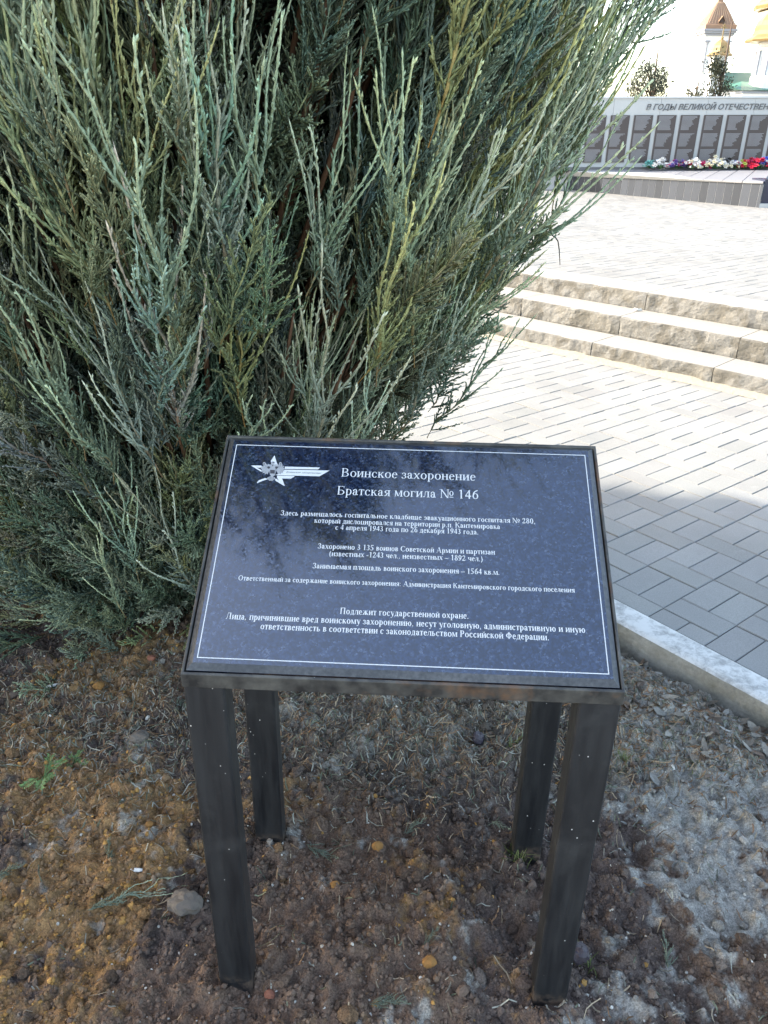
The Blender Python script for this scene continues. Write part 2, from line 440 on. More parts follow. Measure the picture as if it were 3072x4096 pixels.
obj('mortar_line', V, [[i * 3 + k, i * 3 + k + 1, i * 3 + k + 4, i * 3 + k + 3] for i in range(n - 1) for k in range(2)], M['mortar'], steps, smooth=True)
q = on_z(1700 + 1028 * 1372 / 1659, 1000 + 293 * 1372 / 1659, .293)
mb = MB(); c = q
pts = [(-.035, -.004), (-.01, -.012), (.03, -.006), (.034, .006), (0, .012), (-.03, .008)]
mb.add([(c[0] + a, c[1] + b, .2935 + .004 * (i % 2)) for i, (a, b) in enumerate(pts)] + [(c[0] + a * .8, c[1] + b * .8, .30 + .006 * (i % 3)) for i, (a, b) in enumerate(pts)],
       [[i, (i + 1) % 6, 6 + (i + 1) % 6, 6 + i] for i in range(6)] + [[6, 7, 8, 9, 10, 11], [5, 4, 3, 2, 1, 0]])
tag(mb.build('paper_scrap', M['chip_white']), 'small white paper scrap lying on the middle stone step', 'litter')

# ------------------------------------------------------------------ memorial wall
WY, WS = 17.0, 0.0165                      # distance, slope of its courses (the ground falls to the left)
wall = thing('memorial_wall', 'long grey memorial wall with columns of black name plates and dark lettering', 'wall', (6.0, WY, UZ))
def wz(x, z): return z + (x - 4.4) * WS
def wbox(mb, x0, x1, z0, z1, y0, y1):
    V = [(x, y, wz(x, z)) for z in (z0, z1) for y in (y0, y1) for x in (x0, x1)]
    return mb.add(V, [[0, 2, 3, 1], [4, 5, 7, 6], [0, 1, 5, 4], [2, 6, 7, 3], [0, 4, 6, 2], [1, 3, 7, 5]])
mb = MB()
xj = [1.6 + .9 * i for i in range(11)]
for i in range(len(xj) - 1): wbox(mb, xj[i] + .002, xj[i + 1] - .002, .30, 2.045, WY, WY + .4)
mb.build('stone_body', M['wall_stone'], wall)
wbox(MB(), 1.55, 10.65, 2.046, 2.075, WY - .02, WY + .43).build('coping', M['wall_cap'], wall)
for k in range(-3, 13):
    x0 = 4.716 + .4488 * k; w = .363; za, zb = .925, 1.757
    pl = wbox(MB(), x0, x0 + w, za, zb, WY - .022, WY + .01).build('name_plate', M['name_plate'], wall)
    mb = MB(); rg = random.Random(40 + k)
    for (fa, fb) in ((.0, .30), (.365, .645), (.70, .97)):
        nl = 13; cur = .8
        for i in range(nl):
            z1 = zb - (fa + (fb - fa) * i / nl) * (zb - za) - .018; z0 = z1 - (fb - fa) / nl * (zb - za) * .52
            cur = min(.93, max(.5, cur + rg.uniform(-.14, .10))) if i else .9
            wbox(mb, x0 + .03, x0 + .03 + (w - .05) * cur, z0, z1, WY - .0245, WY - .0221)
    mb.build('engraved_names', M['engraved_name'], pl)
def text_mesh(name, body, mat, parent, x0, z0, width, caph, y, shear):
    cu = bpy.data.curves.new('lettering', 'FONT'); cu.body = body; cu.shear = shear; cu.extrude = .02; cu.offset = .012; cu.fill_mode = 'BOTH'
    ot = bpy.data.objects.new('lettering', cu); COL.objects.link(ot)
    dg = bpy.context.evaluated_depsgraph_get(); me = bpy.data.meshes.new_from_object(ot.evaluated_get(dg))
    bpy.data.objects.remove(ot)
    co = np.empty(len(me.vertices) * 3, np.float32); me.vertices.foreach_get('co', co); co = co.reshape(-1, 3)
    F = [list(p.vertices) for p in me.polygons]
    sx = width / (co[:, 0].max() - co[:, 0].min()); sy = caph / .73
    X = x0 + (co[:, 0] - co[:, 0].min()) * sx
    V = np.stack([X, y - co[:, 2] * .3, z0 + co[:, 1] * sy + (X - 4.4) * WS], 1)
    return obj(name, V, F, mat, parent)
text_mesh('wall_lettering', 'В ГОДЫ ВЕЛИКОЙ ОТЕЧЕСТВЕННОЙ', M['dark_letters'], wall, 4.925, 1.850, 2.68, .098, WY - .006, .22)

# bench-like granite plinth in front of the wall
B0, B1 = np.array([4.02, 16.34]), np.array([5.907, 13.414]); BD = (B1 - B0) / np.linalg.norm(B1 - B0); BN = np.array([BD[1], -BD[0]])
if BN[1] > 0: BN = -BN
Bs = B0 - BD * 1.0
BL = np.linalg.norm(B1 - Bs)
def btop(t): return .66 + (.763 - .66) * t / BL
plinth = thing('granite_plinth', 'low granite clad plinth with pale sloping top below the memorial wall', 'plinth', (B0[0], B0[1], UZ))
LEDGE = lambda x: wz(x, .835)
nt_ = 30; mbf = MB(); rg = random.Random(3); mbj = MB()
edges = [0]
while edges[-1] < BL: edges.append(edges[-1] + .158)
edges[-1] = BL
for i in range(len(edges) - 1):
    a, b = edges[i] + .004, edges[i + 1] - .004
    if b <= a: continue
    pa, pb = Bs + BD * a, Bs + BD * b; c = rg.uniform(.036, .062)
    q = [pa, pb, pb - BN * .03, pa - BN * .03]
    mbf.add([(*p, UZ - .05) for p in q] + [(q[0][0], q[0][1], btop(a)), (q[1][0], q[1][1], btop(b)), (q[2][0], q[2][1], btop(b)), (q[3][0], q[3][1], btop(a))],
            [[3, 2, 1, 0], [4, 5, 6, 7], [0, 1, 5, 4], [1, 2, 6, 5], [2, 3, 7, 6], [3, 0, 4, 7]], (c * .9, c * 1.03, c * 1.28))
mbf.build('front_tiles', M['tile'], plinth, col=True)
pa, pb = Bs - BN * .004, B1 - BN * .004
MB().add([(*pa, UZ - .05), (*pb, UZ - .05), (*pb, btop(BL) - .002), (*pa, btop(0) - .002)], [[0, 1, 2, 3]]).build('tile_joints', M['white_joint'], plinth)
# sloping top: slabs running from the front edge up to a ledge under the plates
mbt = MB(); rg = random.Random(8); ns = 12
for i in range(ns):
    a, b = BL * i / ns + .006, BL * (i + 1) / ns - .006
    fa, fb = Bs + BD * a + BN * .02, Bs + BD * b + BN * .02
    ba = np.array([3.55 + (7.55 - 3.55) * i / ns + .01, WY - .16]); bb = np.array([3.55 + (7.55 - 3.55) * (i + 1) / ns - .01, WY - .16])
    c = rg.uniform(.92, 1.05)
    V = [(*fa, btop(a) + .028), (*fb, btop(b) + .028), (*bb, LEDGE(bb[0]) - .03), (*ba, LEDGE(ba[0]) - .03)]
    V += [(x, y, z - .026) for x, y, z in V]
    mbt.add(V, [[0, 1, 2, 3], [7, 6, 5, 4], [0, 4, 5, 1], [1, 5, 6, 2], [2, 6, 7, 3], [3, 7, 4, 0]], (.21 * c, .21 * c, .225 * c))
mbt.build('top_slabs', M['tile'], plinth, col=True)
fl = [(*(Bs + BN * .008), btop(0) - .004), (*(B1 + BN * .008), btop(BL) - .004), (7.55, WY - .17, LEDGE(7.5) - .06), (3.55, WY - .17, LEDGE(3.55) - .06)]
MB().add(fl, [[0, 1, 2, 3]]).build('slab_joints', M['white_joint'], plinth)
mb = MB(); wbox(mb, 3.0, 9.5, .79, .842, WY - .18, WY - .003); mb.build('dark_ledge', M['dark_letters'], plinth)
# dark polished block at the plinth's end
blk = thing('granite_block', 'dark blue polished granite block standing at the end of the plinth', 'granite block', (6.6, 13.6, UZ))
MB().box((6.88, 13.75, UZ + .23), (1.85, .5, .36)).build('polished_body', M['dark_rock'], blk)
MB().box((6.88, 13.72, UZ + .02), (1.95, .6, .08)).build('base_course', M['wall_stone'], blk)

# ------------------------------------------------------------------ flowers on the plinth
def bouquet(x, y, z, r, cols, seed, label, n=16, leaf=True):
    rg = random.Random(seed); t = thing('flower_bunch', label, 'flowers', (x, y, z), 'artificial flowers laid along the plinth')
    mb = MB()
    for i in range(n):
        a = rg.uniform(0, 2 * pi); rr = r * math.sqrt(rg.random()); h = .05 + .75 * r * (1 - (rr / r) ** 2) * rg.uniform(.6, 1.15)
        c = np.array([x + rr * cos(a), y + rr * sin(a) * .7, z + h]); s = rg.uniform(.038, .062); col = np.array(rg.choice(cols)) * rg.uniform(.8, 1.1)
        nrm = Vector((rg.gauss(0, .5), -.5 + rg.gauss(0, .5), 1)).normalized(); R = np.array(nrm.to_track_quat('Z', 'Y').to_matrix())
        for ring, (pr, lift, nn) in enumerate(((1., .25, 6), (.62, .6, 5), (.3, .8, 4))):
            for k in range(nn):
                b = 2 * pi * (k + .5 * ring + rg.uniform(-.1, .1)) / nn; w = pi / nn * .95
                P = np.array([[0, 0, 0], [cos(b - w) * .55, sin(b - w) * .55, lift * .5], [cos(b) * 1., sin(b), lift * rg.uniform(.6, 1.2)], [cos(b + w) * .55, sin(b + w) * .55, lift * .5]]) * s * pr
                P[:, 2] *= 1. / pr if pr else 1
                mb.add(P @ R.T + c, [[0, 1, 2, 3]], tuple(col * rg.uniform(.85, 1.1)))
    mb.build('blossoms', M['petal'], t, col=True)
    if leaf:
        mb = MB()
        for i in range(n + 6):
            a = rg.uniform(0, 2 * pi); l = r * rg.uniform(.6, 1.25); c = np.array([x, y, z + .02])
            tip = c + np.array([cos(a) * l, sin(a) * l * .75, rg.uniform(.0, .5) * r]); mid = (c + tip) / 2 + np.array([0, 0, .03]); sd = np.array([-sin(a), cos(a), 0]) * .016
            g_ = rg.uniform(.7, 1.3)
            mb.add([c, mid + sd, tip, mid - sd], [[0, 1, 2, 3]], (.05 * g_, .12 * g_, .04 * g_))
        mb.build('leaves', M['leafmix'], t, col=True)
    return t
WH = (.80, .79, .77); RD = (.55, .02, .06); PK = (.62, .05, .16); BU = (.04, .11, .50); PU = (.10, .05, .20); TE = (.16, .45, .42); CR = (.72, .66, .48); DK = (.04, .04, .05); YG = (.45, .55, .12)
FL = [(645, 1420, 'T', (TE,), 'small teal flower bunch at the left end of the row on the plinth', .12), (735, 1412, 'W', (WH,), 'white flower bunch right of the teal bunch', .15),
      (845, 1395, 'R', (PK, PK, WH), 'pink flower bunch between the left white and the purple bunches', .10), (895, 1395, 'P', (PU, PU, (.16, .12, .36)), 'dark purple flower bunch with pink blossoms behind', .14),
      (965, 1372, 'K', (PK, RD), 'magenta flower bunch topping the purple ones', .10), (1000, 1412, 'W', (WH, WH, CR), 'wide white flower bunch below the magenta blossoms', .17),
      (1058, 1398, 'R', (PK, RD), 'red flower bunch between two white bunches near the middle', .09), (1120, 1402, 'R', (RD, PK, WH), 'red and white flower bunch left of the cream bunch', .10),
      (1085, 1425, 'W', (WH,), 'little white flower bunch in front of the red ones', .09), (1195, 1405, 'C', (WH, CR, CR), 'large cream flower bunch in the middle of the row', .2),
      (1290, 1405, 'D', (DK, WH, DK), 'dark leafy flower bunch with few white blossoms', .15), (1365, 1400, 'W', (WH, WH, CR), 'white flower bunch left of the large red bunch', .14),
      (1412, 1370, 'B', (BU, BU, WH), 'small blue flower bunch behind the white one', .08), (1455, 1395, 'R', (RD, PK, YG), 'red flower bunch with yellow green blossoms', .14),
      (1515, 1385, 'R', (RD, PK), 'bright red flower bunch', .15), (1575, 1375, 'R', (RD, (.7, .03, .08)), 'tallest crimson flower bunch beside the blue flowers', .19),
      (1630, 1370, 'B', (BU, (.05, .16, .62)), 'bright blue flower bunch beside the crimson one', .15), (1690, 1390, 'W', (WH, (.6, .7, .85)), 'pale flower bunch at the right end of the row', .15)]
s3 = 772 / 1659
for i, (px, py, _, cols, lab, r) in enumerate(FL):
    if lab == 'bright red flower bunch': lab = 'bright red flower bunch between the yellow green mix and crimson blossoms'
    p = at_y(2300 + px * s3, py * s3, WY - .30 - .10 * (i % 2)); yy = p[1]; x = p[0]
    bouquet(x, yy - (r if r > .16 else 0) * .3, LEDGE(x) - .03 - .01 * (i % 2), r * 1.2, cols, 300 + i, lab, n=int(10 + r * 90))

# ------------------------------------------------------------------ church far behind the wall
CY = 70.0
church = thing('white_church', 'white church with gold domes, tented copper tower roof and green roofs behind the wall', 'church', (27, CY, 0))
def cbox(name, x0, x1, y0, y1, z0, z1, mat, par=church): return MB().box(((x0 + x1) / 2, (y0 + y1) / 2, (z0 + z1) / 2), (x1 - x0, y1 - y0, z1 - z0)).build(name, M[mat], par)
TX, TYc = 25.85, 73.3
tower = cbox('bell_tower', TX - 1.02, TX + 1.02, TYc - 1.02, TYc + 1.02, 0, 8.45, 'plaster')
mb = MB()
for s in (-1, 1):
    for xx in (-.86, .86):
        mb = MB(); mb.lathe((TX + xx, TYc + s * 1.08, 5.9), [(.10, 0), (.10, .1), (.075, .14), (.07, 1.9), (.11, 1.98), (.13, 2.1)], 10)
        mb.box((TX + xx, TYc + s * 1.1, 8.06), (.42, .2, .1)); mb.build('column', M['church_trim'], tower)
for z, o in ((8.45, .12), (8.60, .22), (8.75, .30)): cbox('cornice', TX - 1.02 - o, TX + 1.02 + o, TYc - 1.02 - o, TYc + 1.02 + o, z, z + .14, 'church_trim', tower)
tent = MB(); prof = [(1.22, 8.9), (1.22, 9.18), (1.10, 9.25), (.80, 9.85), (.30, 10.75), (.19, 10.85), (.19, 11.5)]
tent.lathe((TX, TYc, 0), [(r * 1.4142, z) for r, z in prof], 4, pi / 4)
tr = tent.build('tent_roof', M['copper_roof'], church)
mb = MB()
for k in range(-4, 5):
    f = k / 4.5
    mb.tube([(TX + f * 1.08, TYc - 1.115, 9.27), (TX + f * .79, TYc - .815, 9.87), (TX + f * .29, TYc - .315, 10.77)], .016, 4)
    mb.tube([(TX - 1.115, TYc + f * 1.08, 9.27), (TX - .815, TYc + f * .79, 9.87), (TX - .315, TYc + f * .29, 10.77)], .016, 4)
mb.build('roof_seams', M['seam'], tr)
dm = MB().add([(TX - .32, TYc - 1.25, 9.3), (TX + .28, TYc - 1.25, 9.3), (TX - .0, TYc - 1.25, 9.78), (TX, TYc - .55, 9.78)], [[0, 2, 3], [2, 1, 3]]).build('dormer', M['copper_roof'], tr)
MB().add([(TX - .25, TYc - 1.20, 9.31), (TX + .21, TYc - 1.20, 9.31), (TX, TYc - 1.20, 9.70)], [[0, 1, 2]]).build('dormer_opening', M['dark_opening'], dm)
def dome(name, x, y, z, r, h, n, par, rot=0.):
    pr = [(1.0, 0), (1.03, .05), (.98, .10), (.80, .20), (.74, .32), (.72, .46), (.66, .60), (.50, .76), (.27, .90), (.12, .97), (.07, 1.0)]
    d = MB().lathe((x, y, z), [(a * r, b * h) for a, b in pr], n, rot).build(name, M['gold'], par, smooth=False)
    c = MB(); ch = r * .95; zt = z + h
    c.lathe((x, y, zt - .02), [(.03, 0), (r * .12, r * .06), (r * .12, r * .14), (.03, r * .2)], 8)
    c.box((x, y, zt + .1 + ch / 2), (.05 * r + .02, .05 * r, ch)); c.box((x, y, zt + .1 + ch * .72), (ch * .5, .05 * r, .05 * r + .02)); c.box((x, y, zt + .1 + ch * .9), (ch * .26, .05 * r, .05 * r + .015))
    c.build('cross', M['gold'], d); return d
cbox('side_drum', 24.45, 25.45, 68.4, 69.6, 0, 6.85, 'plaster')
dome('small_dome', 24.97, 69.0, 6.80, .93, 1.12, 8, church, pi / 8)
dr = MB().lathe((28.95, 69.6, 0), [(1.0, 4.6), (1.0, 5.5), (.88, 5.6), (.84, 7.2), (.98, 7.3), (.98, 7.45), (.88, 7.5), (.88, 7.85)], 8, pi / 8).build('drum', M['plaster'], church)
mb = MB()
for k in range(8):
    a = pi / 8 + k * pi / 4; MB().lathe((28.95 + .90 * cos(a), 69.6 + .90 * sin(a), 5.6), [(.10, 0), (.08, .1), (.075, 1.5), (.12, 1.62)], 8).build('column', M['church_trim'], dr)
for k in range(8):
    a = k * pi / 4; c = np.array([28.95 + .80 * cos(a), 69.6 + .80 * sin(a)]); tdir = np.array([-sin(a), cos(a)]); nd = np.array([cos(a), sin(a)])
    P = [(-.17, 5.8), (.17, 5.8)] + [(.17 * cos(b), 6.85 + .17 * sin(b)) for b in np.linspace(0, pi, 7)]
    MB().add([(*(c + tdir * u + nd * .0), z) for u, z in P], [list(range(len(P)))]).build('arched_window', M['church_trim'], dr)
dome('drum_dome', 28.95, 69.6, 7.80, 1.85, 2.3, 8, church, pi / 8)
cbox('main_drum', 30.6, 34.6, 74, 78, 0, 10.6, 'plaster')
dome('main_dome', 32.6, 76, 10.7, 2.75, 4.6, 12, church)
MB().prism([(25.9, 70.6), (38, 70.6), (42, 83.5), (31, 83.5)], 0, 4.6).build('nave', M['plaster'], church)
def roof(name, V, F): return MB().add(V, F).build(name, M['green_roof'], church)
roof('green_roof', [(25.3, 70.4, 4.6), (38, 70.4, 4.6), (38, 73.2, 6.0), (26.75, 73.2, 6.0), (30.6, 84, 4.6), (42, 84, 4.6)], [[0, 1, 2, 3], [3, 2, 5, 4], [0, 3, 4]])
cbox('porch', 26.9, 33, 68.0, 70.4, 0, 4.45, 'plaster')
roof('porch_roof', [(26.6, 67.7, 4.5), (33.2, 67.7, 4.5), (33.2, 70.5, 5.0), (27.6, 70.5, 5.22), (26.6, 70.5, 4.9)], [[0, 1, 2, 3], [0, 3, 4]])
cbox('cornice', 26.75, 33.1, 67.85, 70.3, 4.30, 4.44, 'church_trim')

# evergreens between the wall and the church
def evergreen(x, y, z0, h, clumps, label, seed, tall=False):
    rg = random.Random(seed); t = thing('evergreen_tree', label, 'tree', (x, y, z0), 'evergreens behind the memorial wall')
    tr_ = MB(); lf = MB()
    tr_.tube([(x, y, z0), (x + .02, y, z0 + h * .5), (x, y, z0 + h * .93)], [.05, .035, .012], 6)
    for (dx, dz, r) in clumps:
        c = np.array([x + dx, y + rg.uniform(-.2, .2), z0 + dz])
        tr_.tube([(x, y, max(z0 + .1, c[2] - .5 * abs(dx) - .25)), (x + dx * .6, (y + c[1]) / 2, c[2] - .12), c], [.02, .014, .006], 4)
        for i in range(int(115 * (r / .15) ** 2)):
            v = np.array([rg.gauss(0, .5), rg.gauss(0, .5), rg.gauss(0, .62)]) * r; p = c + v
            d = np.array([v[0] * .8 + rg.gauss(0, .05), v[1] * .8 + rg.gauss(0, .05), abs(rg.gauss(.09, .05))]); d = d / np.linalg.norm(d) * rg.uniform(.05, .10)
            s = np.cross(d, [rg.gauss(0, 1), rg.gauss(0, 1), rg.gauss(0, 1)]); s = s / (np.linalg.norm(s) + 1e-6) * rg.uniform(.010, .018); g_ = rg.uniform(.6, 1.4)
            lf.add([p, p + d * .5 + s, p + d, p + d * .5 - s], [[0, 1, 2, 3]], (.046 * g_, .054 * g_, .036 * g_))
    tr_.build('trunk', M['bark'], t, smooth=True); lf.build('crown', M['leafmix'], t, col=True)
def px(u, v, Y): return at_y(2300 + u * s3, v * s3, Y)
def clumps_from(list_px, base, Y): return [(px(u, v, Y)[0] - base[0], px(u, v, Y)[2] - base[2], r) for u, v, r in list_px]
Y1 = 20.0; b = px(640, 950, Y1); b[2] = UZ
evergreen(b[0], Y1, UZ, 2.9, clumps_from([(590, 590, .16), (640, 640, .14), (545, 700, .15), (480, 735, .12), (500, 790, .14), (620, 690, .14), (725, 640, .15), (735, 720, .16), (720, 790, .2), (670, 760, .15), (560, 790, .12), (635, 590, .09), (530, 640, .09), (740, 690, .1)], b, Y1), 'scruffy gappy dark evergreen just above the wall beside the juniper', 21)
Y2 = 21.0; b = px(1215, 950, Y2); b[2] = UZ
evergreen(b[0], Y2, UZ, 3.6, clumps_from([(1230, 540, .16), (1225, 590, .2), (1215, 640, .17), (1235, 580, .2), (1250, 610, .14), (1220, 505, .08), (1185, 690, .09), (1160, 740, .11), (1120, 800, .13), (1180, 800, .1), (1280, 740, .14), (1290, 770, .12), (1230, 800, .16), (1205, 575, .13)], b, Y2), 'slender evergreen with dense top rising in front of the green church roof', 22)
b = px(1020, 950, Y2); b[2] = UZ
evergreen(b[0], Y2, UZ, 2.3, clumps_from([(1018, 795, .11), (1022, 820, .10), (985, 825, .09), (1050, 828, .07)], b, Y2), 'small evergreen tip barely showing over the wall', 23)

# tall trees outside the picture to the left: they cast the shade over the whole foreground
def shade_tree(x, y, h, rx, ry, label, seed):
    rg = np.random.default_rng(seed); t = thing('shade_tree', label, 'tree', (x, y, 0), 'tall trees left of the juniper')
    MB().tube([(x, y, -.1), (x + .1, y, 3), (x, y + .1, h * .8)], [.26, .2, .06], 9).build('trunk', M['bark'], t, smooth=True)
    n = 5200; z = 2.6 + rg.random(n) * (h - 2.6); a = rg.random(n) * 2 * pi; rr = rg.random(n) ** .36 * np.clip((h - z) / 1.6, .2, 1)
    c = np.stack([x + rx * rr * np.cos(a), y + ry * rr * np.sin(a), z], 1)
    u = rg.normal(size=(n, 3)); u /= np.linalg.norm(u, axis=1)[:, None]; w = np.cross(u, rg.normal(size=(n, 3))); w /= np.linalg.norm(w, axis=1)[:, None]
    s = rg.uniform(.18, .34, n)[:, None]
    V = np.stack([c - u * s, c + w * s * .6, c + u * s, c - w * s * .6], 1).reshape(-1, 3)
    g_ = np.repeat(rg.uniform(.6, 1.4, n), 4)[:, None]
    obj('crown', V, (np.arange(4 * n).reshape(-1, 4), []), M['leafmix'], t, col=np.array([[.05, .075, .03]]) * g_)
shade_tree(-9.5, 4.12, 9.2, 1.3, 2.0, 'tall narrow tree beyond the left edge, nearest the steps', 61)
shade_tree(-9.3, 0.6, 9.0, 1.3, 2.0, 'tall narrow tree beyond the left edge, level with the camera', 62)
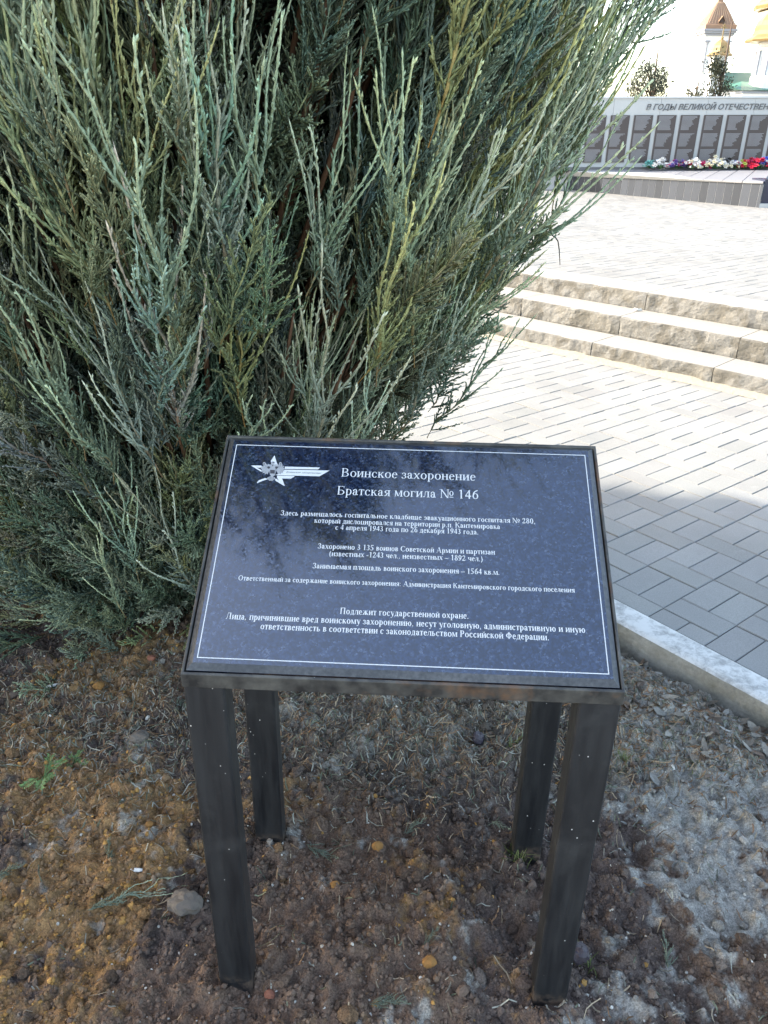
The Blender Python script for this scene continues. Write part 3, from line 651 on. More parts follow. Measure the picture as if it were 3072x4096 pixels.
# ------------------------------------------------------------------ a small serif alphabet drawn as pen strokes
class Glyphs:
    XH, CH = .45, .66
    def __init__(s, T=.095, t=.036): s.T, s.t = T, t; s.P = []
    def poly(s, p): s.P.append([tuple(map(float, q)) for q in p])
    def rect(s, x0, y0, x1, y1): s.poly([(x0, y0), (x1, y0), (x1, y1), (x0, y1)])
    def serif(s, x, y, top, w=None):
        w = w or s.T; e = .052; h = .026
        s.rect(x - e, y - (h if top else 0), x + w + e, y + (0 if top else h))
    def stem(s, x, y0, y1, sf='tb', w=None):
        w = w or s.T; s.rect(x, y0, x + w, y1)
        if 'b' in sf: s.serif(x, y0, False, w)
        if 't' in sf: s.serif(x, y1, True, w)
    def bar(s, x0, x1, y, t=None): t = t or s.t; s.rect(x0, y - t / 2, x1, y + t / 2)
    def drop(s, x, y, dy):                               # small triangular terminal
        s.poly([(x - .02, y), (x + .02, y), (x + .024, y + dy), (x - .004, y + dy)] if dy > 0 else [(x - .024, y + dy), (x + .004, y + dy), (x + .02, y), (x - .02, y)])
    def diag(s, x0, y0, x1, y1, w):
        s.poly([(x0, y0), (x0 + w, y0), (x1 + w, y1), (x1, y1)] if y1 > y0 else [(x1, y1), (x1 + w, y1), (x0 + w, y0), (x0, y0)])
    def arc(s, cx, cy, rx, ry, a0, a1, T=None, t=None):
        T = T or s.T; t = t or s.t; n = max(4, int(abs(a1 - a0) / 18)); A = [radians(a0 + (a1 - a0) * i / n) for i in range(n + 1)]
        o = [(cx + rx * cos(a), cy + ry * sin(a)) for a in A]; q = [(cx + (rx - T) * cos(a), cy + (ry - t) * sin(a)) for a in A]
        for i in range(n): s.P.append([o[i], o[i + 1], q[i + 1], q[i]])
    def ring(s, cx, cy, rx, ry): s.arc(cx, cy, rx, ry, 0, 360)
    def ball(s, x, y, r=.045): s.poly([(x + r * cos(k * pi / 4), y + r * sin(k * pi / 4)) for k in range(8)])
    def line(s, pts, w):
        for (x0, y0), (x1, y1) in zip(pts, pts[1:]):
            d = math.hypot(x1 - x0, y1 - y0) or 1; nx, ny = -(y1 - y0) / d * w / 2, (x1 - x0) / d * w / 2
            s.poly([(x0 - nx, y0 - ny), (x1 - nx, y1 - ny), (x1 + nx, y1 + ny), (x0 + nx, y0 + ny)])
    def get(s, ch):
        s.P = []; X, C, T, t = s.XH, s.CH, s.T, s.t; f = getattr(s, 'g_%04x' % ord(ch), None); adv = .25
        if ch == ' ': adv = .25
        elif ch == '.': s.ball(.11, .045, .052); adv = .24
        elif ch == ',': s.ball(.11, .045, .052); s.poly([(.10, .0), (.16, .03), (.07, -.13), (.05, -.12)]); adv = .24
        elif ch == ':': s.ball(.13, .05, .05); s.ball(.13, .38, .05); adv = .28
        elif ch == '(': s.arc(.34, .24, .27, .44, 118, 242, T * .9, .02); adv = .33
        elif ch == ')': s.arc(-.01, .24, .27, .44, -62, 62, T * .9, .02); adv = .33
        elif ch == '-': s.bar(.04, .29, .2, .07); adv = .33
        elif ch == '–': s.bar(.0, .5, .2, .06); adv = .5
        elif ch == '0': s.ring(.25, .33, .21, .345); adv = .5
        elif ch == '1': s.stem(.21, 0, .67, 'b'); s.poly([(.21, .67), (.10, .59), (.11, .57), (.22, .60)]); adv = .5
        elif ch == '2': s.arc(.235, .48, .19, .19, -10, 165); s.line([(.38, .46), (.33, .34), (.06, .05)], .06); s.rect(.04, 0, .43, .085); s.ball(.095, .52); s.drop(.42, .06, .08); adv = .5
        elif ch == '3': s.arc(.21, .50, .18, .17, -90, 150); s.arc(.20, .17, .215, .185, -150, 90); s.ball(.085, .06); adv = .5
        elif ch == '4': s.stem(.28, 0, .67, ''); s.rect(.03, .165, .46, .235); s.line([(.33, .66), (.05, .21)], .045); adv = .5
        elif ch == '5': s.rect(.12, .585, .43, .665); s.line([(.13, .64), (.10, .38)], .05); s.arc(.19, .21, .23, .22, -140, 110); s.ball(.08, .055); adv = .5
        elif ch == '6': s.arc(.255, .21, .21, .22, 0, 360); s.line([(.09, .22), (.12, .42), (.22, .56), (.42, .665)], .075); adv = .5
        elif ch == '8': s.arc(.25, .51, .165, .165, 0, 360, T * .8); s.arc(.25, .175, .205, .19, 0, 360); adv = .5
        elif ch == '9': s.arc(.245, .46, .21, .22, 0, 360); s.line([(.41, .45), (.38, .25), (.28, .11), (.08, .0)], .075); adv = .5
        elif ch == '№':
            s.stem(.08, 0, C, 'b', .045); s.stem(.56, 0, C, 't', .045); s.diag(.05, C, .52, 0, T); s.serif(.0, C, True); s.arc(.83, .36, .15, .19, 0, 360, T * .75); s.bar(.69, .97, .08, .045); adv = 1.02
        elif ch == 'А': s.diag(.06, 0, .34, C, .035); s.diag(.31, C, .54, 0, T); s.bar(.17, .50, .22); s.serif(.02, 0, False, .10); s.serif(.52, 0, False, .13); adv = .72
        elif ch == 'Б': s.stem(.09, 0, C); s.bar(.09, .52, C - .018); s.drop(.51, C - .03, -.12); s.arc(.30, .185, .26, .185, -90, 90); s.bar(.15, .31, .018); s.bar(.15, .31, .352); adv = .61
        elif ch == 'В': s.stem(.09, 0, C); s.arc(.29, .50, .22, .16, -90, 90); s.arc(.31, .175, .26, .175, -90, 90); [s.bar(.15, .32, y) for y in (.018, .342, C - .018)]; adv = .64
        elif ch == 'З': s.arc(.23, .495, .21, .175, -90, 150); s.arc(.22, .17, .25, .18, -150, 90); s.ball(.085, .54); s.ball(.07, .10); adv = .52
        elif ch == 'К': s.stem(.09, 0, C); s.line([(.20, .33), (.34, .40), (.46, .60), (.54, .63)], .05); s.diag(.27, .37, .53, 0, T); s.serif(.53, 0, False); s.ball(.54, .61, .04); adv = .69
        elif ch == 'Л': s.line([(.07, .03), (.15, .10), (.22, C - .02)], .045); s.stem(.46, 0, C); s.bar(.18, .5, C - .018); s.ball(.06, .05); adv = .68
        elif ch == 'О': s.ring(.36, .33, .32, .345); adv = .72
        elif ch == 'П': s.stem(.08, 0, C); s.stem(.50, 0, C); s.bar(.1, .55, C - .018); adv = .72
        elif ch == 'Р': s.stem(.09, 0, C); s.arc(.28, .47, .24, .19, -90, 90); s.bar(.15, .30, .298); s.bar(.15, .30, C - .018); adv = .57
        elif ch == 'С': s.arc(.37, .33, .33, .345, 48, 318); s.drop(.61, .60, -.15); adv = .68
        elif ch == 'Ф': s.stem(.32, 0, C); s.arc(.367, .33, .32, .22, 0, 360); adv = .75
        elif ch == 'а': s.stem(.25, .05, .34, ''); s.arc(.20, .32, .145, .14, 0, 160); s.arc(.185, .125, .15, .135, 70, 330); s.line([(.29, .06), (.36, .02), (.42, .05)], .05); s.ball(.085, .335); adv = .45
        elif ch == 'б': s.ring(.25, .215, .215, .225); s.line([(.075, .22), (.09, .42), (.20, .54), (.36, .585), (.42, .67)], .06); adv = .5
        elif ch == 'в': s.stem(.07, 0, X); s.arc(.23, .345, .165, .105, -90, 90, T * .9); s.arc(.24, .125, .19, .125, -90, 90, T * .9); [s.bar(.1, .25, y) for y in (.016, .243, X - .016)]; adv = .46
        elif ch == 'г': s.stem(.07, 0, X); s.bar(.1, .37, X - .016); s.drop(.36, X - .02, -.11); adv = .41
        elif ch == 'д': s.line([(.10, .03), (.16, .14), (.19, X - .02)], .04); s.stem(.31, .02, X, 't'); s.bar(.02, .47, .018); s.bar(.15, .36, X - .016); s.drop(.03, .02, -.13); s.drop(.46, .02, -.13); adv = .51
        elif ch == 'е': s.arc(.225, .22, .195, .235, 12, 322); s.bar(.08, .415, .262); adv = .445
        elif ch == 'ж': s.stem(.31, 0, X); s.diag(.40, .24, .53, X, .045); s.diag(.42, .25, .56, 0, T); s.diag(.27, .24, .14, X, .045); s.diag(.20, .25, .05, 0, T) if False else s.poly([(.03, 0), (.13, 0), (.29, .25), (.20, .25)]); s.serif(.03, 0, False); s.serif(.56, 0, False); s.ball(.13, .42, .035); s.ball(.585, .42, .035); adv = .72
        elif ch == 'з': s.arc(.17, .335, .16, .12, -90, 150, T * .9); s.arc(.165, .12, .19, .13, -150, 90, T * .9); s.ball(.07, .36, .04); s.ball(.06, .075, .04); adv = .39
        elif ch in 'ий': s.stem(.06, 0, X); s.stem(.36, 0, X); s.diag(.13, .06, .34, .39, .05); adv = .52
        elif ch == 'к': s.stem(.06, 0, X); s.line([(.14, .22), (.23, .27), (.31, .40), (.37, .43)], .042); s.diag(.19, .25, .35, 0, T); s.serif(.35, 0, False); s.ball(.375, .415, .034); adv = .49
        elif ch == 'л': s.line([(.06, .03), (.12, .10), (.16, X - .02)], .04); s.stem(.32, 0, X); s.bar(.13, .36, X - .016); s.ball(.05, .045, .042); adv = .49
        elif ch == 'м': s.stem(.06, 0, X, 'tb', .045); s.stem(.47, 0, X); s.diag(.06, X, .24, .02, T * .9); s.diag(.28, .02, .46, X, .04); adv = .63
        elif ch == 'н': s.stem(.06, 0, X); s.stem(.36, 0, X); s.bar(.1, .4, .235); adv = .52
        elif ch == 'о': s.ring(.25, .22, .22, .235); adv = .5
        elif ch == 'п': s.stem(.06, 0, X); s.stem(.36, 0, X); s.bar(.1, .4, X - .016); adv = .52
        elif ch == 'р': s.stem(.07, -.21, X); s.arc(.245, .22, .215, .235, -130, 130); adv = .5
        elif ch == 'с': s.arc(.235, .22, .205, .235, 45, 322); s.ball(.355, .35, .042); adv = .44
        elif ch == 'т': s.stem(.165, 0, X); s.bar(.02, .405, X - .016); s.drop(.03, X - .02, -.11); s.drop(.395, X - .02, -.11); adv = .43
        elif ch == 'у': s.diag(.05, X, .235, .0, T); s.line([(.43, X), (.29, .0), (.20, -.17), (.10, -.19)], .042); s.ball(.10, -.165, .042); s.serif(.045, X, True); s.serif(.40, X, True, .05); adv = .48
        elif ch == 'х': s.diag(.06, X, .34, 0, T); s.line([(.42, X - .02), (.07, .02)], .042); s.serif(.06, X, True); s.serif(.34, 0, False); s.serif(.05, 0, False, .04); s.serif(.38, X, True, .05); adv = .49
        elif ch == 'ц': s.stem(.06, 0, X, 't'); s.stem(.36, 0, X, 't'); s.bar(.02, .52, .018); s.drop(.51, .02, -.13); adv = .54
        elif ch == 'ч': s.stem(.34, 0, X); s.stem(.06, .28, X, 't'); s.arc(.22, .30, .16, .13, 180, 290); s.bar(.22, .38, .185); adv = .5
        elif ch in 'шщ':
            [s.stem(x, 0, X, 't') for x in (.06, .335, .61)]; s.bar(.02, .75 if ch == 'ш' else .80, .018); adv = .78
            if ch == 'щ': s.drop(.78, .02, -.13); adv = .82
        elif ch == 'ы': s.stem(.06, 0, X); s.arc(.22, .13, .19, .13, -90, 90, T * .9); s.bar(.1, .24, .016); s.bar(.1, .24, .245); s.stem(.49, 0, X); adv = .65
        elif ch == 'ь': s.stem(.06, 0, X); s.arc(.23, .13, .19, .13, -90, 90, T * .9); s.bar(.1, .25, .016); s.bar(.1, .25, .245); adv = .46
        elif ch == 'э': s.arc(.20, .22, .205, .235, -142, 138); s.bar(.12, .36, .235); s.ball(.075, .35, .042); adv = .44
        elif ch == 'ю': s.stem(.06, 0, X); s.bar(.1, .33, .235); s.ring(.50, .22, .20, .235); adv = .74
        elif ch == 'я': s.stem(.32, 0, X); s.arc(.24, .325, .19, .125, 90, 270, T * .9); s.bar(.22, .36, X - .016); s.bar(.22, .36, .215); s.line([(.27, .21), (.14, .03), (.05, .02)], .06); adv = .49
        else: raise ValueError('no glyph ' + ch)
        if ch == 'й': s.arc(.26, .62, .13, .10, 190, 350, .05, .05)
        return s.P, adv
def serif_line(body, cx, y, width, em, T, t, slant=0.):
    """polygons of one line, centred at cx, baseline y, stretched to the given width"""
    G = Glyphs(T, t); out = []; x = 0
    for ch in body:
        P, a = G.get(ch)
        out += [[(q[0] + x + slant * q[1], q[1]) for q in p] for p in P]; x += a + .012
    sx = width / x
    return [[(cx - width / 2 + q[0] * sx, y + q[1] * em) for q in p] for p in out]
# ------------------------------------------------------------------ information stand
SX, SY, YAW, SD_, HF, HB, SW = 0.0279, 0.9185, radians(-2.336), 0.3784, 0.7263, 0.9607, 0.65
cy_, sy_ = cos(YAW), sin(YAW)
def L3(u, v, z): return np.array([SX + u * cy_ - v * sy_, SY + u * sy_ + v * cy_, z])     # stand axes: across, back, up
SL = math.hypot(SD_, HB - HF)
def top(u, v, h=0.):                       # point of the sloping top: across, up the slope, above it
    k = v / SL; p = L3(u, SD_ * k, HF + (HB - HF) * k)
    n = np.array([sy_ * (HB - HF), -cy_ * (HB - HF), SD_]) / SL
    return p + n * h
stand = thing('information_stand', 'black granite plaque on a steel stand with four square legs in front of the juniper', 'information stand', tuple(L3(0, SD_ / 2, 0)))
# frame: thin steel angle ring, vertical outside walls
def ring_frame():
    w, th, dp = SW / 2, .0045, .024; mb = MB(); V = []; F = []
    ot = [(-w, 0), (w, 0), (w, SL), (-w, SL)]; it = [(-w + th, th), (w - th, th), (w - th, SL - th), (-w + th, SL - th)]
    V += [top(*p) for p in ot]; V += [top(*p) for p in it]
    V += [top(*p) - np.array([0, 0, dp]) for p in ot]; V += [top(*p) - np.array([0, 0, dp]) for p in it]
    for i in range(4):
        j = (i + 1) % 4
        F += [[i, j, 4 + j, 4 + i], [8 + i, 8 + j, j, i], [4 + i, 4 + j, 12 + j, 12 + i], [12 + i, 12 + j, 8 + j, 8 + i]]
    o = obj('frame', V, F, M['frame'], stand)
    b = o.modifiers.new('bevel', 'BEVEL'); b.width = .0012; b.segments = 2; b.limit_method = 'ANGLE'
    return o
fr = ring_frame()
# bottom tray holding the slab
w = SW / 2 - .005
V = [top(u, v, h) for h in (-.020, -.016) for u, v in ((-w, .005), (w, .005), (w, SL - .005), (-w, SL - .005))]
obj('tray', V, [[3, 2, 1, 0], [4, 5, 6, 7]] + [[i, (i + 1) % 4, 4 + (i + 1) % 4, 4 + i] for i in range(4)], M['steel'], stand)
# four square-tube legs
def leg(u0, v0, zb, front):
    bw, bt, r = .0625, .046, .005
    o2 = []
    for cx, cyy, a0 in ((u0 + bw - r, v0 + bt - r, 0), (u0 + r, v0 + bt - r, 90), (u0 + r, v0 + r, 180), (u0 + bw - r, v0 + r, 270)):
        for k in range(4): a = radians(a0 + 30 * k); o2.append((cx + r * cos(a), cyy + r * sin(a)))
    n = len(o2); nz = 12; V = []
    for j in range(nz + 1):
        for (u, v) in o2:
            zt = HF + (HB - HF) * v / SD_ - .0245
            z = zb + (zt - zb) * j / nz; V.append(L3(u, v, z))
    F = [[j * n + i, j * n + (i + 1) % n, (j + 1) * n + (i + 1) % n, (j + 1) * n + i] for j in range(nz) for i in range(n)]
    F += [list(range(n))[::-1], [nz * n + i for i in range(n)]]
    o = obj('leg', V, F, M['steel'], stand)
    for i, p in enumerate(o.data.polygons): p.use_smooth = False
    return o
ww = SW / 2 - .001
leg(-ww, .0015, -.06, True); leg(ww - .0625, .0015, -.06, True)
leg(-ww + .004, SD_ - .050, -.06, False); leg(ww - .0665, SD_ - .050, -.06, False)
# granite slab: flat top with a wide chamfer
o_, i_ = SW / 2 - .0068, SW / 2 - .0158
vo = (.0068, SL - .0068); vi = (.0178, SL - .0145)
outer = [(-o_, vo[0]), (o_, vo[0]), (o_, vo[1]), (-o_, vo[1])]; inner = [(-i_, vi[0]), (i_, vi[0]), (i_, vi[1]), (-i_, vi[1])]
V = [top(*p, -.0155) for p in outer] + [top(*p, -.0015) for p in outer] + [top(*p, .0035) for p in inner]
F = [[3, 2, 1, 0]] + [[i, (i + 1) % 4, 4 + (i + 1) % 4, 4 + i] for i in range(4)] + [[4 + i, 4 + (i + 1) % 4, 8 + (i + 1) % 4, 8 + i] for i in range(4)] + [[8, 9, 10, 11]]
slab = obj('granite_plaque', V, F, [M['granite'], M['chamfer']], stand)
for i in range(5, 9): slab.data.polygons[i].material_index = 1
# the writing, a fraction of a millimetre proud of the polish
TOPH = .0035
def inlay(name, polys, mat, h0=.00012, step=.000012, wrap=9):
    V = []; F = []
    for k, p in enumerate(polys):
        h = TOPH + h0 + step * (k % wrap); n = len(V)
        a = sum(p[i][0] * p[(i + 1) % len(p)][1] - p[(i + 1) % len(p)][0] * p[i][1] for i in range(len(p)))
        q = p if a > 0 else p[::-1]
        V += [top(u, v, h) for u, v in q]; F.append(list(range(n, n + len(q))))
    return obj(name, V, F, mat, slab)
bw = .00145; bx, b0, b1 = .3038, .0248, .4217
inlay('border_line', [[(-bx, b0), (bx, b0), (bx, b0 + bw), (-bx, b0 + bw)], [(-bx, b1 - bw), (bx, b1 - bw), (bx, b1), (-bx, b1)],
      [(-bx, b0), (-bx + bw, b0), (-bx + bw, b1), (-bx, b1)], [(bx - bw, b0), (bx, b0), (bx, b1), (bx - bw, b1)]], M['engraving'])
em1, em2, em3, em4 = .0262, .0146, .0132, .0160
TXT = [('title', [('Воинское захоронение', .0, .3605, .2303, em1, .092, .034), ('Братская могила № 146', .0, .3234, .2386, em1, .092, .034)]),
       ('inscription', [('Здесь размещалось госпитальное кладбище эвакуационного госпиталя № 280,', .001, .2790, .4198, em2, .118, .05),
                        ('который дислоцировался на территории р.п. Кантемировка', .0006, .2664, .3050, em2, .118, .05),
                        ('с 4 апреля 1943 года по 26 декабря 1943 года.', .0008, .2546, .2341, em2, .118, .05)]),
       ('inscription', [('Захоронено 3 135 воинов Советской Армии и партизан', .0008, .2183, .2849, em2, .118, .05),
                        ('(известных -1243 чел., неизвестных – 1892 чел.)', .0008, .2052, .2464, em2, .118, .05)]),
       ('inscription', [('Занимаемая площадь воинского захоронения – 1564 кв.м.', .0017, .1820, .2962, em2, .118, .05)]),
       ('inscription', [('Ответственный за содержание воинского захоронения: Администрация Кантемировского городского поселения', .0016, .1560, .5265, em3, .118, .05)]),
       ('inscription', [('Подлежит государственной охране.', .0018, .1048, .1976, em4, .118, .05),
                        ('Лица, причинившие вред воинскому захоронению, несут уголовную, административную и иную', .0023, .0892, .5461, em4, .118, .05),
                        ('ответственность в соответствии с законодательством Российской Федерации.', .0023, .0747, .4364, em4, .118, .05)])]
for name, lines in TXT:
    P = []
    for (body, cx, y, wdt, em, T, t) in lines: P += serif_line(body, cx, y, wdt, em, T, t)
    inlay(name, P, M['engraving'])
# emblem: star with three stripes to the right and a grey double-headed eagle
EA = np.array([[115, 312, 1], [1560, 402, 1], [550, 118, 1], [738, 682, 1.]])
EB = np.array([[-.2718, .3769], [-.1354, .3719], [-.2337, .4009], [-.2085, .3375]])
ET = np.linalg.lstsq(EA, EB, rcond=None)[0]
def em_(pts): return [tuple(np.array([x, y, 1.]) @ ET) for x, y in pts]
emb = inlay('emblem_star', [em_(p) for p in (
    [(115, 312), (150, 308), (310, 310), (330, 345), (250, 352)], [(115, 312), (180, 325), (310, 395), (330, 430), (290, 415)],
    [(550, 118), (606, 300), (560, 330), (500, 300), (480, 225)], [(240, 635), (232, 618), (270, 580), (380, 540), (430, 560), (300, 605)],
    [(738, 682), (720, 678), (570, 590), (560, 550), (600, 560)], [(738, 682), (630, 585), (610, 545), (690, 545)],
    [(740, 330), (1385, 345), (1372, 368), (1345, 383), (740, 373)], [(735, 386), (1560, 402), (1375, 508), (560, 487), (640, 460)],
    [(600, 497), (920, 505), (905, 522), (850, 550), (600, 547)])], M['engraving'], .00012)
eg = []
def blob(cx, cy, rx, ry, n=14, wob=0., ph=0.):
    return em_([(cx + rx * (1 + wob * (-1) ** k) * cos(2 * pi * k / n + ph), cy + ry * (1 + wob * (-1) ** k) * sin(2 * pi * k / n + ph)) for k in range(n)])
def feather(cx, cy, a, l, w): c, s_ = cos(a), sin(a); return em_([(cx, cy), (cx + l * .7 * c - w * s_, cy + l * .7 * s_ + w * c), (cx + l * c, cy + l * s_), (cx + l * .7 * c + w * s_, cy + l * .7 * s_ - w * c)])
dk = []
for sgn, cx in ((-1, 400), (1, 640)):
    for k in range(9):
        a = radians(-112 + 27 * k); a = a if sgn > 0 else pi - a
        eg.append(feather(cx, 375, a, 108, 16))
    eg.append(blob(cx + sgn * 10, 378, 72, 82))
    for k in range(5): a = radians(-70 + 35 * k); a = a if sgn > 0 else pi - a; dk.append(em_([(cx + 34 * cos(a), 378 + 38 * sin(a)), (cx + 36 * cos(a) + 3, 378 + 40 * sin(a)), (cx + 84 * cos(a) + 2, 378 + 92 * sin(a)), (cx + 82 * cos(a) - 3, 378 + 90 * sin(a))]))
    eg.append(blob(515 + sgn * 55, 315, 52, 26, 10)); eg.append(blob(515 + sgn * 150 - 5, 278, 27, 30, 10))
    dk.append(blob(515 + sgn * 72, 350, 26, 24, 9, .2)); dk.append(blob(515 + sgn * 150 - 5, 280, 11, 12, 8))
eg.append(blob(525, 258, 34, 24, 10)); eg.append(blob(515, 400, 60, 120, 16))
for k in range(7): eg.append(feather(490, 505, radians(35 + 18.5 * k), 96, 17))
for k in range(4): dk.append(em_([(452 + 25 * k, 520), (458 + 25 * k, 520), (455 + 27 * k, 575), (450 + 27 * k, 575)]))
dk.append(em_([(472, 392), (560, 396), (555, 462), (470, 458)])); dk.append(blob(527, 258, 15, 10, 8)); dk.append(em_([(505, 300), (530, 300), (518, 335)]))
eg2 = inlay('emblem_eagle', eg, M['engraving_grey'], .00030)
inlay('emblem_shading', dk, M['engraving_dark'], .00048)
tu0, tu1 = em_([(760, 0), (1400, 0)]); ty = em_([(1080, 470)])[0][1]
inlay('emblem_writing', serif_line('Воинское захоронение', (em_([(1080, 465)])[0][0]), ty + .0018, .060, .0052, .10, .05, .25), M['engraving_dark'], .00030)
# ------------------------------------------------------------------ soil
def kerb_d(x, y): return (x - K0[0]) * KN[0] + (y - K0[1]) * KN[1]     # >0 on the pavement side
LEG_PITS = [(L3(-.294, .02, 0), .075), (L3(.294, .02, 0), .075), (L3(-.29, .35, 0), .07), (L3(.29, .35, 0), .07)]
PITS = [(.27, 1.06, .05, .045), (.20, 1.00, .04, .03), (.13, .83, .05, .035), (.22, .84, .04, .04), (-.24, .90, .05, .03), (.57, 1.50, .07, .03), (.60, 1.28, .06, .025), (-.72, 1.62, .07, .03), (-.42, 1.17, .06, .03), (-.56, 1.00, .07, .02), (.0, 1.50, .08, .02)]
def soil_h(x, y):
    h = .045 * (fbm(x, y, 2.3, 3, 1) - .5) + .030 * (fbm(x, y, 8, 3, 2) - .5)
    b = np.abs(fbm(x, y, 22, 3, 3) - .5) * 2; h = h + .028 * (b - .2)
    cl = fbm(x, y, 46, 3, 4); h = h + .030 * np.clip(cl - .5, -.15, 1) + .010 * (fbm(x, y, 110, 2, 5) - .5)
    for (a, c, r, d) in PITS: h = h - d * np.exp(-((x - a) ** 2 + (y - c) ** 2) / r ** 2)
    crack = np.abs(fbm(x, y, 5.5, 4, 77) - .5); h = h - .012 * np.exp(-(crack / .006) ** 2) * (fbm(x, y, 2, 2, 78) > .5)
    kd = kerb_d(x, y) + .11
    h = h - .035 * np.exp(-(np.minimum(kd, 0) / .07) ** 2) - np.clip(kd, 0, .2) * .8
    big = fbm(x, y, 15, 3, 91); h = h + .040 * np.clip(big - .56, 0, .2) * np.clip(1.4 - 1.2 * (x > .5) * (y > 1.15), 0, 1)
    for (q, r) in LEG_PITS: h = h + .010 * np.exp(-(((x - q[0]) ** 2 + (y - q[1]) ** 2) / r ** 2 - .6) ** 2 / .3)
    bd = np.sqrt((x + .65) ** 2 + (y - 2.55) ** 2); h = h + .05 * np.clip(1.05 - bd, 0, 1)
    return h
def soil_masks(x, y):
    o = fbm(x, y, 3.2, 5, 31, .6) * .62 + fbm(x, y, 14, 4, 32, .6) * .38
    left = np.clip((.25 - x) / .9, 0, 1)
    och = o + .10 * left - .05
    for (a, c, r, k) in ((-.86, 1.80, .12, .22), (-.80, 1.42, .22, .13), (-.62, 1.30, .18, .12), (-.70, 1.08, .2, .10), (.06, 1.20, .18, .10), (.12, 1.02, .14, .12), (.18, 1.22, .1, .10), (-.60, .9, .15, .08), (.05, 1.45, .2, .08), (-.03, .84, .2, .1)):
        och = och + k * np.exp(-((x - a) ** 2 + (y - c) ** 2) / r ** 2)
    for (a, c, r, k) in ((-.45, 1.68, .22, .20), (.36, 1.30, .20, .2), (.55, .95, .25, .22), (-.35, .95, .16, .12), (-.05, 1.6, .3, .1)):
        och = och - k * np.exp(-((x - a) ** 2 + (y - c) ** 2) / r ** 2)
    och = np.clip((och + .34 * (fbm(x, y, 55, 3, 33, .7) - .5) - .535) / .10, 0, 1)
    p = fbm(x, y, 5, 5, 41, .65) * .6 + fbm(x, y, 21, 4, 42, .6) * .4
    pale = p + .37 * np.clip((x - .42) / .35, 0, 1) * np.clip((y - 1.05) / .35, 0, 1) - .08
    for (a, c, r, k) in ((.62, .93, .1, .14), (.25, 1.06, .12, .09), (.12, .95, .10, .08), (-.62, 1.2, .12, .03), (.70, 1.12, .14, .18), (.15, 1.66, .35, .10), (.42, 1.15, .10, .12)):
        pale = pale + k * np.exp(-((x - a) ** 2 + (y - c) ** 2) / r ** 2)
    pale = np.clip((pale + .30 * (fbm(x, y, 48, 3, 43, .7) - .5) - .55) / .08, 0, 1)
    return och, pale
def soil_col(x, y):
    och, pale = soil_masks(x, y); v = fbm(x, y, 6, 4, 51)[:, None]; f = fbm(x, y, 60, 3, 52)[:, None]
    dark = np.array([[.098, .070, .058]]) * (.55 + .95 * v); red = np.array([[.185, .112, .072]])
    c = dark + (red - dark) * np.clip((fbm(x, y, 2.6, 4, 53)[:, None] - .47) / .1, 0, 1) * .6
    oc = np.array([[.30, .165, .062]]) * (.75 + .5 * f)
    c = c + (oc - c) * och[:, None] * .80
    pa = np.array([[.34, .315, .275]]) * (.75 + .5 * f); c = c + (pa - c) * pale[:, None] * .85
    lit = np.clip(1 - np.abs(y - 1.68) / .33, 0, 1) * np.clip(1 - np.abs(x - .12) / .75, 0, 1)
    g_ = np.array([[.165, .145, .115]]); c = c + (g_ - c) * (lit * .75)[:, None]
    c = c * 1.12; m_ = c.mean(1, keepdims=True); return np.clip(m_ + (c - m_) * .90, .01, .9)
def grid(x0, x1, y0, y1, st, edge=None, dz=0.):
    nx, ny = int((x1 - x0) / st) + 1, int((y1 - y0) / st) + 1
    X, Y = np.meshgrid(np.linspace(x0, x1, nx), np.linspace(y0, y1, ny)); X = X.ravel(); Y = Y.ravel()
    Z = soil_h(X, Y) + dz
    if edge: d = np.minimum.reduce([X - x0, x1 - X, Y - y0, y1 - Y]); Z = Z - .05 * np.clip(1 - d / edge, 0, 1)
    i = np.arange((nx - 1) * (ny - 1)); a = (i // (nx - 1)) * nx + i % (nx - 1)
    return np.stack([X, Y, Z], 1), np.stack([a, a + 1, a + nx + 1, a + nx], 1)
V1, Q1 = grid(-1.35, 1.35, .62, 2.32, .0048, .02); V2, Q2 = grid(-4.5, 3.0, -3, 7.2, .06, None, -.03)
V = np.concatenate([V1, V2]); Q = np.concatenate([Q1, Q2 + len(V1)])
so = obj('soil', V, (Q, []), M['soil'], col=soil_col(V[:, 0], V[:, 1]), smooth=True); tag(so, kind='structure')

